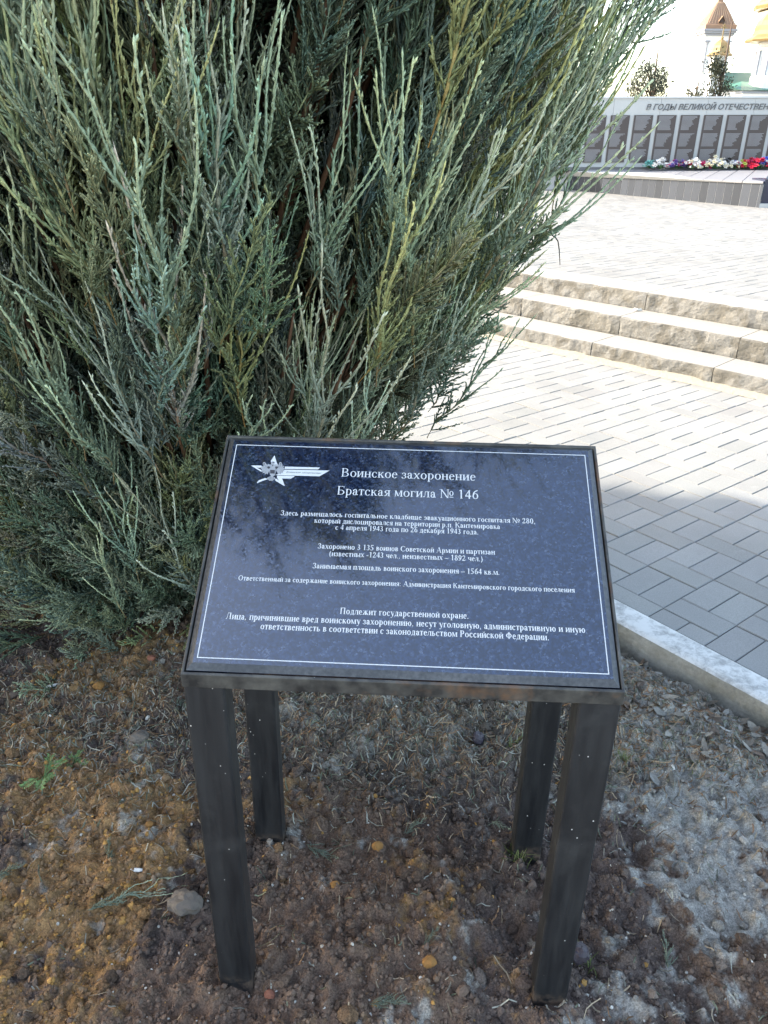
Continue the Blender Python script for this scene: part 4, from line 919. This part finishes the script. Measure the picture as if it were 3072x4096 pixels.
# crumbs, needles, twigs: nobody could count them
ico = []
def _ico():
    bm = bmesh.new(); bmesh.ops.create_icosphere(bm, subdivisions=1, radius=1); v = np.array([x.co[:] for x in bm.verts]); f = np.array([[q.index for q in x.verts] for x in bm.faces]); bm.free(); return v, f
IV, IF = _ico()
def rot_mats(n, rg):
    q = rg.normal(size=(n, 4)); q /= np.linalg.norm(q, axis=1)[:, None]; a, b, c, d = q.T
    return np.stack([np.stack([1 - 2 * (c * c + d * d), 2 * (b * c - a * d), 2 * (b * d + a * c)], -1), np.stack([2 * (b * c + a * d), 1 - 2 * (b * b + d * d), 2 * (c * d - a * b)], -1), np.stack([2 * (b * d - a * c), 2 * (c * d + a * b), 1 - 2 * (b * b + c * c)], -1)], -2)
def crumbs(n, seed):
    rg = np.random.default_rng(seed)
    x = rg.uniform(-1.3, 1.15, n * 2); y = .75 + 1.5 * rg.random(n * 2) ** 1.35
    ok = (kerb_d(x, y) < -.125) & (rg.random(n * 2) < 1 - .75 * soil_masks(x, y)[1]); x, y = x[ok][:n], y[ok][:n]; n = len(x)
    och, pale = soil_masks(x, y); r = .0014 + .0046 * rg.random(n) ** 3.2 + .007 * (rg.random(n) > .98) * rg.random(n)
    jit = 1 + rg.normal(0, .22, (n, 12)); Vv = IV[None] * jit[:, :, None]
    Vv = Vv * (r[:, None, None] * rg.uniform(.7, 1.25, (n, 1, 3))); Vv = np.einsum('nij,nvj->nvi', rot_mats(n, rg), Vv)
    base = soil_col(x, y); u = rg.random(n)[:, None]
    ochc = np.array([[.36, .20, .07]]); wht = np.array([[.50, .47, .42]]); brn = np.array([[.125, .095, .078]])
    sel_o = (u < .006 + .22 * och[:, None] ** 1.5); sel_w = (u > .965 - .25 * pale[:, None])
    c = np.where(sel_w, wht * rg.uniform(.7, 1.2, (n, 1)), np.where(sel_o, ochc * rg.uniform(.6, 1.25, (n, 1)), base * rg.uniform(.7, 1.25, (n, 1)) * .6 + brn * .4))
    r = np.where(sel_w[:, 0], r * .6, r); Vv = Vv * np.where(sel_w, .65, 1.)[:, :, None]
    z = soil_h(x, y) + r * .35
    Vv = Vv + np.stack([x, y, z], 1)[:, None]
    F = (IF[None] + (np.arange(n) * 12)[:, None, None]).reshape(-1, 3)
    o = obj('soil_crumbs', Vv.reshape(-1, 3), ([], F), M['crumb'], col=np.repeat(c, 12, 0), smooth=False); return tag(o, kind='stuff')
crumbs(48000, 5)
def clods(n, seed):
    rg = np.random.default_rng(seed); k = 26
    gx = rg.uniform(-1.2, .75, k); gy = rg.uniform(.78, 1.95, k)
    w = rg.integers(0, k, n); x = gx[w] + rg.normal(0, .055, n); y = gy[w] + rg.normal(0, .05, n)
    ok = (kerb_d(x, y) < -.16) & ~((x > .45) & (y > 1.15)); x, y = x[ok], y[ok]; n = len(x); r = .005 + .012 * rg.random(n) ** 2.5
    bm = bmesh.new(); bmesh.ops.create_icosphere(bm, subdivisions=2, radius=1); v = np.array([q.co[:] for q in bm.verts]); f = np.array([[q.index for q in p.verts] for p in bm.faces]); bm.free()
    V = v[None] * (1 + rg.normal(0, .13, (n, len(v), 1))) * rg.uniform(.7, 1.25, (n, 1, 3)) * r[:, None, None]
    V = np.einsum('nij,nvj->nvi', rot_mats(n, rg), V); V[:, :, 2] *= .75; z = soil_h(x, y) + r * .25; V = V + np.stack([x, y, z], 1)[:, None]
    c = soil_col(x, y) * .8 * rg.uniform(.75, 1.15, (n, 1))
    F = (f[None] + (np.arange(n) * len(v))[:, None, None]).reshape(-1, 3)
    return tag(obj('soil_clods', V.reshape(-1, 3), ([], F), M['soil'], col=np.repeat(c, len(v), 0), smooth=False), kind='stuff')
clods(750, 15)
def dry_leaves(n, seed):
    rg = np.random.default_rng(seed); mb = MB()
    for i in range(n):
        t = rg.uniform(-1.5, .75); d = .135 + abs(rg.normal(0, .10)) * (1 + .8 * (t > -.6)); p = K0 + KD * t - KN * d
        if p[1] < .9 or p[0] < -.6: continue
        z = soil_h(np.array([p[0]]), np.array([p[1]]))[0] + .004 + .006 * rg.random(); a = rg.uniform(0, 2 * pi); L = rg.uniform(.010, .026); W = L * rg.uniform(.25, .5); g_ = rg.uniform(.6, 1.25)
        R = np.array(Matrix.Rotation(a, 3, 'Z') @ Matrix.Rotation(rg.normal(0, .35), 3, 'X') @ Matrix.Rotation(rg.normal(0, .3), 3, 'Y'))
        cu = rg.uniform(-.25, .4)
        P = np.array([[-L, 0, 0], [-.4 * L, W, cu * W], [.4 * L, W * .9, cu * W * 1.3], [L, 0, .1 * L], [.4 * L, -W * .9, cu * W], [-.4 * L, -W, cu * W * 1.2], [-.4 * L, 0, 0], [.4 * L, 0, 0]]) @ R.T + np.array([p[0], p[1], z])
        col = np.array([(.27, .24, .20), (.20, .165, .13), (.30, .28, .25), (.15, .11, .085)][rg.integers(4)]) * g_
        mb.add(P, [[0, 6, 1], [6, 7, 2, 1], [7, 3, 2], [0, 5, 6], [5, 4, 7, 6], [4, 3, 7]], tuple(col))
    return tag(mb.build('dry_leaves', M['litter'], col=True), kind='stuff')
dry_leaves(620, 16)
def litter(n, seed):
    rg = np.random.default_rng(seed); xs = []; 
    x = rg.uniform(-1.3, 1.15, n * 4); y = rg.uniform(.75, 2.25, n * 4)
    dens = .045 + 1.1 * np.exp(-((y - 1.70) / .22) ** 2) * np.clip((x + 1.3) / .5, 0, 1) + .35 * np.exp(-((y - 1.62) / .22) ** 2) * (x < -.35) + .45 * (x > .55) * (y > 1.5)
    ok = (rg.random(n * 4) < dens) & (kerb_d(x, y) < -.13); x, y = x[ok][:n], y[ok][:n]; n = len(x)
    L = rg.uniform(.008, .030, n) * np.where(rg.random(n) < .06, 2.2, 1.); w = rg.uniform(.0007, .0017, n); a = rg.uniform(0, 2 * pi, n); tl = rg.normal(0, .22, n); bd = rg.normal(0, .13, n)
    m = 4; V = np.zeros((n, m, 2, 3))
    for j in range(m):
        s = j / (m - 1) - .5; aa = a + bd * s * 2; px_ = x + L * s * np.cos(aa); py_ = y + L * s * np.sin(aa); 
        pz_ = soil_h(px_, py_) + .002 + np.abs(tl) * L * (s + .5) * .6
        for k, sg in enumerate((-1, 1)):
            ww_ = w * (1 - .6 * abs(s)) * sg
            V[:, j, k, 0] = px_ - np.sin(aa) * ww_; V[:, j, k, 1] = py_ + np.cos(aa) * ww_; V[:, j, k, 2] = pz_ + w * .8 * (k)
    b = (np.arange(n) * m * 2)[:, None]; Q = np.concatenate([np.stack([b + 2 * j, b + 2 * j + 1, b + 2 * j + 3, b + 2 * j + 2], -1).reshape(-1, 4) for j in range(m - 1)])
    pal = np.array([[.26, .20, .135], [.20, .17, .13], [.15, .09, .055], [.24, .23, .19], [.12, .13, .09], [.19, .11, .06]]); c = pal[rg.integers(0, 6, n)] * rg.uniform(.7, 1.7, (n, 1))
    o = obj('needle_litter', V.reshape(-1, 3), (Q, []), M['litter'], col=np.repeat(c, m * 2, 0)); return tag(o, kind='stuff')
litter(19000, 6)

# single stones and stubs
def rock(name, label, cat, x, y, r, sc, mat, seed, sub=3, group=None, sink=.3):
    bm = bmesh.new(); bmesh.ops.create_icosphere(bm, subdivisions=sub, radius=1); v = np.array([q.co[:] for q in bm.verts]); f = [[q.index for q in p.verts] for p in bm.faces]; bm.free()
    d = 1 + .75 * (fbm(v[:, 0] + v[:, 2] * .7, v[:, 1] - v[:, 2] * .5, 1.3, 3, seed) - .5) + .30 * (fbm(v[:, 0] - v[:, 2], v[:, 1] + v[:, 2], 4, 2, seed + 3) - .5)
    v = v * d[:, None] * np.array(sc) * r; z = soil_h(np.array([x]), np.array([y]))[0] + r * sc[2] * (1 - sink)
    return tag(obj(name, v + np.array([x, y, z]), f, mat, smooth=False), label, cat, group)
rock('stone', 'egg sized grey brown stone lying left of the front left leg', 'stone', -.397, 1.09, .030, (1.25, .95, .75), M['stone_grey'], 3)
rock('stone', 'dark purplish round pebble half hidden behind the front right leg', 'stone', .395, 1.0, .019, (1, 1, 1), M['stone_dark'], 5, sink=.1)
rock('stone', 'dark round pebble beside the back right leg near its top end in view', 'stone', .262, 1.62, .017, (1, 1, 1), M['stone_dark'], 6, sink=.1)
rock('stone', 'pale grey pebble in the litter below the juniper at left', 'stone', -.63, 1.58, .020, (1.2, .9, .8), M['stone_grey'], 8)
plain('clay_orange', (.25, .12, .035), .95, var=.45, scale=60, bump=.5); plain('brick_red', (.24, .09, .055), .9, var=.25, scale=60, bump=.4)
for i, (u, v, r, m, lab) in enumerate(((1080, 3975, .014, 'brick_red', 'reddish brick crumb in front of the front left leg'), (1500, 4020, .010, 'clay_orange', 'orange clay lump near the lower edge, right of the front left leg'), (1715, 3875, .017, 'clay_orange', 'large ochre clay lump left of the front right leg'), (1510, 3390, .016, 'clay_orange', 'ochre clay lump midway between the back legs'),
        (610, 2655, .017, 'brick_red', 'rusty red clay lump at the foot of the juniper'), (1340, 3560, .013, 'clay_orange', 'small ochre lump right of the back left leg'), (395, 2760, .020, 'clay_orange', 'yellow ochre lump in the clay patch under the juniper'), (600, 3310, .011, 'clay_orange', 'ochre crumb left of the front left leg, halfway up'))):
    p = on_z(u, v, 0); rock('clay_lump', lab, 'clay lump', p[0], p[1], r * .72, (1.1, .9, .8), M[m], 20 + i, 2, 'clay lumps on the soil')
def stub(x, y, a, L, label):
    z = soil_h(np.array([x]), np.array([y]))[0] + .006; d = np.array([cos(a), sin(a), .06])
    P = [np.array([x, y, z]) + d * L * (k / 4 - .5) for k in range(5)]
    return tag(MB().tube(P, [.0036, .0044, .0045, .0044, .003], 8).build('white_stub', M['chip_white'], smooth=True), label, 'litter', 'white stubs on the soil')
stub(-.937, 1.783, .35, .034, 'white stub at the foot of the juniper on the left'); p = on_z(548, 3490, 0); stub(p[0], p[1], -.05, .026, 'white stub in the open soil left of the front left leg')

# weeds and grass
def weed(x, y, seed, s, label):
    rg = random.Random(seed); z = soil_h(np.array([x]), np.array([y]))[0]; t = thing('weed', label, 'weed', (x, y, z), 'green weeds in the soil'); lf = MB(); sm = MB()
    for k in range(9):
        a = rg.uniform(0, 2 * pi); l = s * rg.uniform(.5, 1.1); P = [np.array([x, y, z]) + np.array([cos(a) * l * q, sin(a) * l * q, (.55 * q - .35 * q * q) * l * 1.4]) for q in (0, .35, .7, 1)]
        sm.tube(P, [.0012, .001, .0008, .0005], 4, (.12, .2, .07)); sd = np.array([-sin(a), cos(a), 0])
        for q in range(2, 9):
            c = P[0] + (P[3] - P[0]) * (.2 + .1 * q) + np.array([0, 0, (.3 * (.2 + .1 * q) * (1 - (.2 + .1 * q))) * l * 1.4])
            for sg in (-1, 1):
                ll = l * .24 * rg.uniform(.7, 1.2); tip = c + sd * sg * ll + np.array([cos(a), sin(a), .3]) * ll * .6; m1 = (c + tip) / 2 + np.array([cos(a), sin(a), 0]) * ll * .22; m2 = (c + tip) / 2 - np.array([cos(a), sin(a), 0]) * ll * .22
                g_ = rg.uniform(.8, 1.25); lf.add([c, m1, tip, m2], [[0, 1, 2, 3]], (.13 * g_, .23 * g_, .09 * g_))
    lf.build('leaves', M['leafmix'], t, col=True); sm.build('stems', M['leafmix'], t, col=True)
weed(-.83, 1.447, 1, .055, 'pale green weed with lobed leaves in the ochre soil, the larger of two'); weed(-.775, 1.50, 2, .034, 'smaller green weed just behind the larger lobed one')
def tuft(x, y, seed, n, h, label, col=(.13, .16, .05)):
    rg = random.Random(seed); mb = MB(); z = soil_h(np.array([x]), np.array([y]))[0] - .004
    for k in range(n):
        a = rg.uniform(0, 2 * pi); o = np.array([x + rg.gauss(0, .013), y + rg.gauss(0, .013), z]); l = h * rg.uniform(.5, 1.1); bend = rg.uniform(.3, .9); sd = np.array([-sin(a), cos(a), 0]) * .0013; V = []
        for q in (0, .4, .75, 1): c = o + np.array([cos(a) * l * bend * q * q, sin(a) * l * bend * q * q, l * q * (1 - .35 * bend * q)]); V += [c - sd * (1 - q * .85), c + sd * (1 - q * .85)]
        g_ = rg.uniform(.7, 1.3); mb.add(V, [[0, 1, 3, 2], [2, 3, 5, 4], [4, 5, 7, 6]], tuple(g_ * c for c in col))
    return tag(mb.build('grass_tuft', M['leafmix'], col=True), label, 'grass', 'grass tufts around the stand')
for i, (x, y, n, h, lab) in enumerate(((.30, 1.235, 34, .06, 'grass tuft at the foot of the back right leg'), (.415, .985, 12, .05, 'sparse grass blades beside the front right leg'), (.36, 1.60, 16, .035, 'mossy tuft behind the back right leg'), (.64, 1.55, 22, .04, 'grass tuft right of the front right leg, towards the kerb'), (.80, 1.52, 14, .03, 'tiny grass tuft in the pale dry soil near the kerb'), (.55, 1.62, 16, .035, 'low tuft just under the plaque corner beside the kerb'))): tuft(x, y, 70 + i, n, h, lab)
# ------------------------------------------------------------------ junipers
def frond(kind, seed):
    """one shoot along +z, about 1 unit = 1 m: returns vertices, colours, quads, tris"""
    rg = random.Random(seed); V = []; C = []; Q = []; T = []
    def seg(P, R, cols, n=3):
        b = len(V); P = np.asarray(P); d = P[-1] - P[0]; d = d / (np.linalg.norm(d) + 1e-9)
        u = np.cross(d, (.3, .8, .5)); u /= np.linalg.norm(u) + 1e-9; w = np.cross(d, u); m = len(P)
        for i in range(m - 1):
            for k in range(n):
                t = 2 * pi * k / n + i * .9; V.append(P[i] + R[i] * (u * cos(t) + w * sin(t))); C.append(cols[i])
        V.append(P[-1]); C.append(cols[-1])
        for i in range(m - 2):
            for k in range(n): Q.append((b + i * n + k, b + i * n + (k + 1) % n, b + (i + 1) * n + (k + 1) % n, b + (i + 1) * n + k))
        for k in range(n): T.append((b + (m - 2) * n + k, b + (m - 2) * n + (k + 1) % n, b + (m - 1) * n))
    L = {'whip': .50, 'feather': .30, 'fan': .24, 'low': .34}[kind] * rg.uniform(.9, 1.1)
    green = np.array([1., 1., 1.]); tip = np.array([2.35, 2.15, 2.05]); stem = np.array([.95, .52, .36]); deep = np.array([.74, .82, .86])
    wob = [rg.gauss(0, .012) for _ in range(8)]; bx_, by_ = rg.gauss(0, .05), rg.gauss(0, .05)
    def ax(t):
        i = min(6, int(t * 7)); f = t * 7 - i
        return np.array([bx_ * t * t + wob[i] * (1 - f) * .5 + wob[i + 1] * f * .5, by_ * t * t + wob[(i + 3) % 8] * (1 - f) * .5 + wob[(i + 4) % 8] * f * .5, L * t])
    whipy = kind == 'whip'
    nt_ = 26 if whipy else 16
    ts = np.linspace(0, 1, nt_)
    seg([ax(t) for t in ts], [(.0036 if whipy else .0024) * min(1, .35 + t * 4) * (1 - .55 * t) * (1 + .28 * (-1) ** i) for i, t in enumerate(ts)], [stem * (1 - t) * (1. if t < .3 else .4) + (green * (1 - t) + tip * t) * min(1, t * 2.2) for t in ts], 4)
    step = {'whip': .0125, 'feather': .0105, 'fan': .010, 'low': .016}[kind]; nT = int(L * .93 / step)
    az = rg.uniform(0, 2 * pi)
    if whipy:                            # long knobby side whips running almost parallel to the leader
        a = az
        for i in range(rg.randint(4, 7)):
            t = rg.uniform(.10, .62); a += 2.4 + rg.gauss(0, .4); l = L * rg.uniform(.28, .62) * (1.15 - t * .6); o = ax(t); out = np.array([cos(a), sin(a), 0]); m = max(8, int(l / .010))
            sp = rg.uniform(.30, .62); cv = rg.uniform(.5, 1.1); S_ = np.linspace(0, 1, m + 1); wv = rg.uniform(0, 6)
            pts = [o + out * l * sp * (s - .42 * cv * s * s) + np.array([0, 0, l * (.88 * s + .08 * s * s)]) + np.array([cos(a + 1.57), sin(a + 1.57), 0]) * .006 * sin(wv + s * 7) for s in S_]
            cs = [deep * (1 - s) * .9 + (green * (1 - s) + tip * s) * (.25 + .75 * s) + green * .2 for s in S_]
            seg(pts, [.0031 * (1 - .42 * s) * (1 + .20 * (-1) ** j) for j, s in enumerate(S_)], cs, 4)
            for j in range(1, m):
                if rg.random() < .35: continue
                s = S_[j]; b2 = rg.uniform(0, 2 * pi); ls = rg.uniform(.007, .013) + .060 * max(0, .55 - s) * rg.random() ** 1.5; d = (pts[j + 1] - pts[j]); d = d / (np.linalg.norm(d) + 1e-9) + np.array([cos(b2), sin(b2), 0]) * .62; d /= np.linalg.norm(d)
                seg([pts[j], pts[j] + d * ls * .6, pts[j] + d * ls], [.0021, .0023, 0], [cs[j], cs[j], cs[j] * 1.12])
    for i in range(nT):
        t = .06 + .93 * i / nT
        if rg.random() < .1: continue
        a = az + (i % 2) * pi + rg.gauss(0, .75) if i % 3 else rg.uniform(0, 2 * pi)
        if whipy:
            l = (.095 * max(0, 1 - t / .45) ** .7 + .010) * rg.uniform(.6, 1.25)
        elif kind == 'feather': l = (.095 * (1 - t) ** .75 + .014) * rg.uniform(.65, 1.25)
        elif kind == 'fan': l = (.085 * (1 - t) ** .5 + .016) * rg.uniform(.65, 1.3)
        else: l = (.11 * (1 - t) ** .7 + .02) * rg.uniform(.7, 1.2)
        ang = rg.uniform(.42, .80) * (1.15 if kind == 'fan' else 1.) * (.75 if whipy and l > .1 else 1.)
        o = ax(t); out = np.array([cos(a), sin(a), 0]); z = np.array([0, 0, 1.])
        d0 = out * sin(ang) + z * cos(ang); m = 2 if l < .022 else (4 if kind != 'low' else 3)
        pts = [o + d0 * l * s + z * .22 * l * s * s for s in np.linspace(0, 1, m + 1)]
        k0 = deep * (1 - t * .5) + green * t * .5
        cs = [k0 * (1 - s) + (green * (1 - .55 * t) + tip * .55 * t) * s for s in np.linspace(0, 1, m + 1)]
        rr = .0026 if kind != 'low' else .0034
        seg(pts, [rr * (1 - .45 * s) * rg.uniform(.8, 1.25) for s in np.linspace(0, 1, m + 1)], cs)
        if kind == 'low' or l < .022: continue
        ns = int(l / .0078)
        for j in range(1, ns):
            s = j / ns; b2 = a + pi / 2 * (1 if j % 2 else -1) + rg.gauss(0, .5); ls = (.019 * (1 - s) + .006) * rg.uniform(.7, 1.3)
            p = o + d0 * l * s + z * .22 * l * s * s; d = d0 * .9 + z * .3 + np.array([cos(b2), sin(b2), 0]) * .62; d /= np.linalg.norm(d)
            c1 = cs[min(m, int(s * m + .5))]; g_ = rg.uniform(.85, 1.15)
            seg([p, p + d * ls * .5, p + d * ls * .88, p + d * ls], [.0020, .0023, .0019, 0], [c1 * g_ * .9, c1 * g_, c1 * g_ * 1.12, c1 * g_ * 1.2])
    return np.array(V, np.float32), np.array(C, np.float32), np.array(Q, np.int32).reshape(-1, 4), np.array(T, np.int32).reshape(-1, 3)
FR = {k: [frond(k, 10 * i + j) for j in range(n)] for i, (k, n) in enumerate((('whip', 6), ('feather', 6), ('fan', 4), ('low', 4)))}
TINT = [((.205, .256, .172), 4), ((.240, .274, .180), 5), ((.268, .270, .118), 4), ((.142, .194, .122), 3), ((.272, .292, .218), 5), ((.160, .228, .182), 4)]
TINTS = np.array([c for c, w in TINT for _ in range(w)])
class Foliage:
    def __init__(s): s.V = []; s.C = []; s.Q = []; s.T = []; s.n = 0
    def put(s, tpl, O, D, S, roll, tint, bend):
        """many copies of one frond: origins, directions, sizes"""
        V, C, Q, T = tpl; n = len(O); D = D / np.linalg.norm(D, axis=1)[:, None]
        u = np.cross(D, [.13, .21, .97]); u /= np.linalg.norm(u, axis=1)[:, None] + 1e-9; w = np.cross(D, u)
        cr, sr = np.cos(roll)[:, None], np.sin(roll)[:, None]; U = u * cr + w * sr; W = -u * sr + w * cr
        P = O[:, None] + S[:, None, None] * (V[None, :, 0:1] * U[:, None] + V[None, :, 1:2] * W[:, None] + V[None, :, 2:3] * D[:, None])
        P[:, :, 2] += bend[:, None] * V[None, :, 2] ** 2 * S[:, None]
        CC = C[None] * tint[:, None]
        b = s.n + np.arange(n) * len(V)
        s.V.append(P.reshape(-1, 3).astype(np.float32)); s.C.append(CC.reshape(-1, 3).astype(np.float32))
        s.Q.append((Q[None] + b[:, None, None]).reshape(-1, 4)); s.T.append((T[None] + b[:, None, None]).reshape(-1, 3)); s.n += n * len(V)
    def build(s, name, parent):
        return obj(name, np.concatenate(s.V), (np.concatenate(s.Q), np.concatenate(s.T)), M['foliage'], parent, col=np.concatenate(s.C), smooth=True)
PROF = np.array([(0, .56), (.3, .60), (.56, .66), (.73, .83), (1.17, 1.07), (1.75, 1.24), (2.5, 1.5), (3.2, 1.32), (3.9, .6), (4.3, .1)])
def prof(z, a=0.): return np.interp(z, PROF[:, 0], PROF[:, 1]) * (1 + .62 * max(0., -cos(a)) * max(0., 1 - z / 2.2))
def juniper(cx, cy, label, seed, detail=True, sc=1.):
    rg = np.random.default_rng(seed); t = thing('juniper', label, 'juniper', (cx, cy, 0))
    F = Foliage(); wood = MB(); lists = {}
    def shoot(kind, o, d, s, tint, bend):
        m = o + d / np.linalg.norm(d) * .2 * s                      # a hollow without green shoots, as old junipers have
        if detail and ((m[0] + .15) / .13) ** 2 + ((m[2] - 1.03) / .19) ** 2 < 1 and m[1] < 2.15: return
        lists.setdefault((kind, rg.integers(len(FR[kind]))), []).append((o, d, s, tint, bend))
    camv = np.array([-cx, -cy])
    ncl = int((520 if detail else 150)); k = 0
    for i in range(ncl):
        z = .06 + 3.9 * ((i + .5) / ncl) ** 1.42 + rg.normal(0, .05); a = i * 2.39996 + rg.normal(0, .12)
        R = prof(z, a) * sc; rad = R - .20 - .26 * rg.random() ** 1.6; out = np.array([cos(a), sin(a), 0])
        p = np.array([cx, cy, 0]) + out * rad + np.array([0, 0, z - .12])
        facing = (out[:2] @ camv) / np.linalg.norm(camv); fine = detail and facing > -.75 and z < 2.5
        semi = detail and facing > -.1 and z >= 2.5
        lean = (.85 if z < .22 else .62 if z < .4 else .50 if z < .8 else .46) * (1.2 if rg.random() < .2 else 1.); axis = out * lean + np.array([0, 0, 1.]); axis /= np.linalg.norm(axis)
        # the branch that carries the clump
        base = np.array([cx, cy, 0]) + out * .06 + np.array([0, 0, max(.02, z * .25)])
        P = [base, base * .55 + p * .45 + np.array([0, 0, -.06]), p - axis * .02, p + axis * .16]
        wood.tube(P, [.013, .009, .006, .003], 5, tuple(np.array([.165, .085, .05]) * rg.uniform(.7, 1.25)))
        tint0 = TINTS[rg.integers(len(TINTS))]; dry = (z < .35 and rg.random() < .035)
        if dry: tint0 = np.array([.16, .085, .05])
        n = (16 if z < 2.0 else 9) if fine else (7 if semi else 6)
        for j in range(n):
            o = p + rg.normal(0, .07, 3) + axis * rg.uniform(-.10, .16); d = axis + rg.normal(0, .19, 3) + out * rg.normal(0, .1)
            tint = (tint0 if dry else tint0 * .55 + TINTS[rg.integers(len(TINTS))] * .45) * rg.uniform(.78, 1.22) * (1 + rg.normal(0, .05, 3))
            u = rg.random(); low = z < .45
            if fine: kind = 'whip' if u < (.07 if z < .7 else .24) else ('feather' if u < .78 else 'fan')
            elif semi: kind = 'whip' if u < .3 else 'low'
            else: kind = 'low'
            s = rg.uniform(.72, 1.18) * (1.25 if kind == 'low' else 1.) * (1.12 if kind == 'whip' and z > 1 else 1.)
            if low: d[2] -= .25 * rg.random(); s *= .85
            if kind == 'whip': o = o + out * rg.uniform(0., .07); tint = tint * 1.15; d = d + np.array([0, 0, .25])
            elif z > .5: tint = tint * .92
            shoot(kind, o, d, s, tint, rg.uniform(.0, .5))
    # inner fill closing gaps to daylight; its dark tint carries the interior's shade
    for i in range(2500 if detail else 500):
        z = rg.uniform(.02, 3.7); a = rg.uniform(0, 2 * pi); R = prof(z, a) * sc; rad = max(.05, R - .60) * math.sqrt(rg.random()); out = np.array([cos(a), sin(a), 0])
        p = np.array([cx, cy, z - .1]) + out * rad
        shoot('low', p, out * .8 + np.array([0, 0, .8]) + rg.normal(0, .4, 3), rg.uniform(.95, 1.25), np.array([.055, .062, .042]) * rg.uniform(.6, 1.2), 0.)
    if detail:                                                      # feathery second layer between the front shoots, its tint darkened for shaded pockets
        for i in range(760):
            z = .05 + 2.1 * rg.random() ** 1.2; a = rg.uniform(-pi, .5); out = np.array([cos(a), sin(a), 0]); R = prof(z, a) * sc
            p = np.array([cx, cy, z - .12]) + out * max(.05, R - rg.uniform(.36, .56)); d = out * .5 + np.array([0, 0, .9]) + rg.normal(0, .3, 3)
            shoot('feather' if rg.random() < .6 else 'fan', p, d, rg.uniform(.9, 1.35), np.array([.118, .156, .100]) * rg.uniform(.55, 1.25) * (1 + rg.normal(0, .06, 3)), .1)
    if detail:                                                      # low feathery skirt in front
        for i in range(210):
            z = rg.uniform(.06, .55); a = rg.uniform(-pi * 1.02, -.35); out = np.array([cos(a), sin(a), 0]); R = prof(z, a) * sc
            p = np.array([cx, cy, z - .05]) + out * (R - rg.uniform(.10, .26)); d = out * rg.uniform(.3, .95) + np.array([0, 0, rg.uniform(.35, 1.)]) + rg.normal(0, .22, 3)
            shoot('feather' if rg.random() < .65 else 'fan', p, d, rg.uniform(.75, 1.15), TINTS[rg.integers(len(TINTS))] * rg.uniform(.75, 1.1), .15)
    if detail:                                                      # whips that break the outline
        for i in range(150):
            z = rg.uniform(.7, 2.3); a = rg.uniform(-pi, .6); out = np.array([cos(a), sin(a), 0])
            if out[:2] @ camv / np.linalg.norm(camv) < -.5: continue
            p = np.array([cx, cy, z - .15]) + out * (prof(z) - rg.uniform(.05, .20)); shoot('whip', p, out * rg.uniform(.25, .6) + np.array([0, 0, 1.]) + rg.normal(0, .08, 3), rg.uniform(.9, 1.35), TINTS[rg.integers(len(TINTS))] * rg.uniform(1., 1.35), rg.uniform(-.1, .4))
    for (kind, v), L in lists.items():
        O = np.array([q[0] for q in L]); D = np.array([q[1] for q in L]); S = np.array([q[2] for q in L]); TT = np.array([q[3] for q in L]); B = np.array([q[4] for q in L])
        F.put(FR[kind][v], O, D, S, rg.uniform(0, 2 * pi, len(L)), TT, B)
    wood.tube([(cx, cy, -.1), (cx + .02, cy, .5), (cx, cy + .02, 1.6), (cx, cy, 3.2)], [.09, .075, .05, .02], 9, (.09, .05, .033))
    wood.build('trunk', M['leafmix'], t, smooth=True, col=True)
    F.build('crown', t); return t
juniper(-.62, 2.52, 'big grey green juniper with feathery upright shoots behind the stand', 3)
# bent dead shoot hanging off the right side
p0 = at_y(2222, 950, 2.45); P = [p0, at_y(2232, 965, 2.45), at_y(2237, 1000, 2.45), at_y(2240, 1060, 2.45)]
tag(MB().tube([at_y(2150, 900, 2.4)] + P, [.0025, .0022, .002, .0018, .0010], 5, (.12, .11, .095)).build('hanging_twig', M['litter'], smooth=True, col=True), 'thin dead twig hanging from the right edge of the juniper', 'twig')
# fallen sprigs on the soil
for i, (u, v, ang, s, lab) in enumerate(((1290, 3400, -.5, .30, 'green fallen sprig between the front left and back left legs'), (1722, 3760, .9, .22, 'fallen sprig left of the front right leg, midway'), (1560, 4010, .15, .26, 'fallen sprig at the lower edge between the front legs'), (2670, 3800, 1.2, .28, 'grey green fallen sprig in the dark soil right of the front right leg'),
        (520, 3590, .45, .46, 'long bare fallen sprig left of the front left leg'), (440, 3415, 1.9, .24, 'short fallen sprig in the ochre soil at left'), (1660, 3290, .7, .22, 'fallen sprig midway between the two back legs'), (2420, 3130, .1, .26, 'sprig in the grass close to the right side of the front right leg'), (40, 3500, 1.2, .24, 'fallen sprig cut by the left edge of the picture'), (2000, 3300, -.8, .18, 'small sprig just left of the back right leg'))):
    q = on_z(u, v, .01); V, C, Q, T = FR['feather' if s < .4 else 'whip'][i % 6]; V = V * s * np.array([1, .45, 1])
    R = np.array([[0, -sin(ang), cos(ang)], [0, cos(ang), sin(ang)], [1, 0, 0]]) @ np.eye(3); R = np.array([[-sin(ang), 0, cos(ang)], [cos(ang), 0, sin(ang)], [0, 1, 0]])
    W = V @ R.T; W = W - W.mean(0); h = soil_h(np.array([q[0]]), np.array([q[1]]))[0]
    X, Y_ = W[:, 0] + q[0], W[:, 1] + q[1]; Z = soil_h(X, Y_) * .6 + h * .4 + .006 + W[:, 2] - W[:, 2].min()
    tag(obj('fallen_sprig', np.stack([X, Y_, Z], 1), (Q, T), M['foliage'], col=C * np.array([.17, .20, .145]) * (.8 + .06 * (i % 5)), smooth=True), lab, 'sprig', 'fallen juniper sprigs')
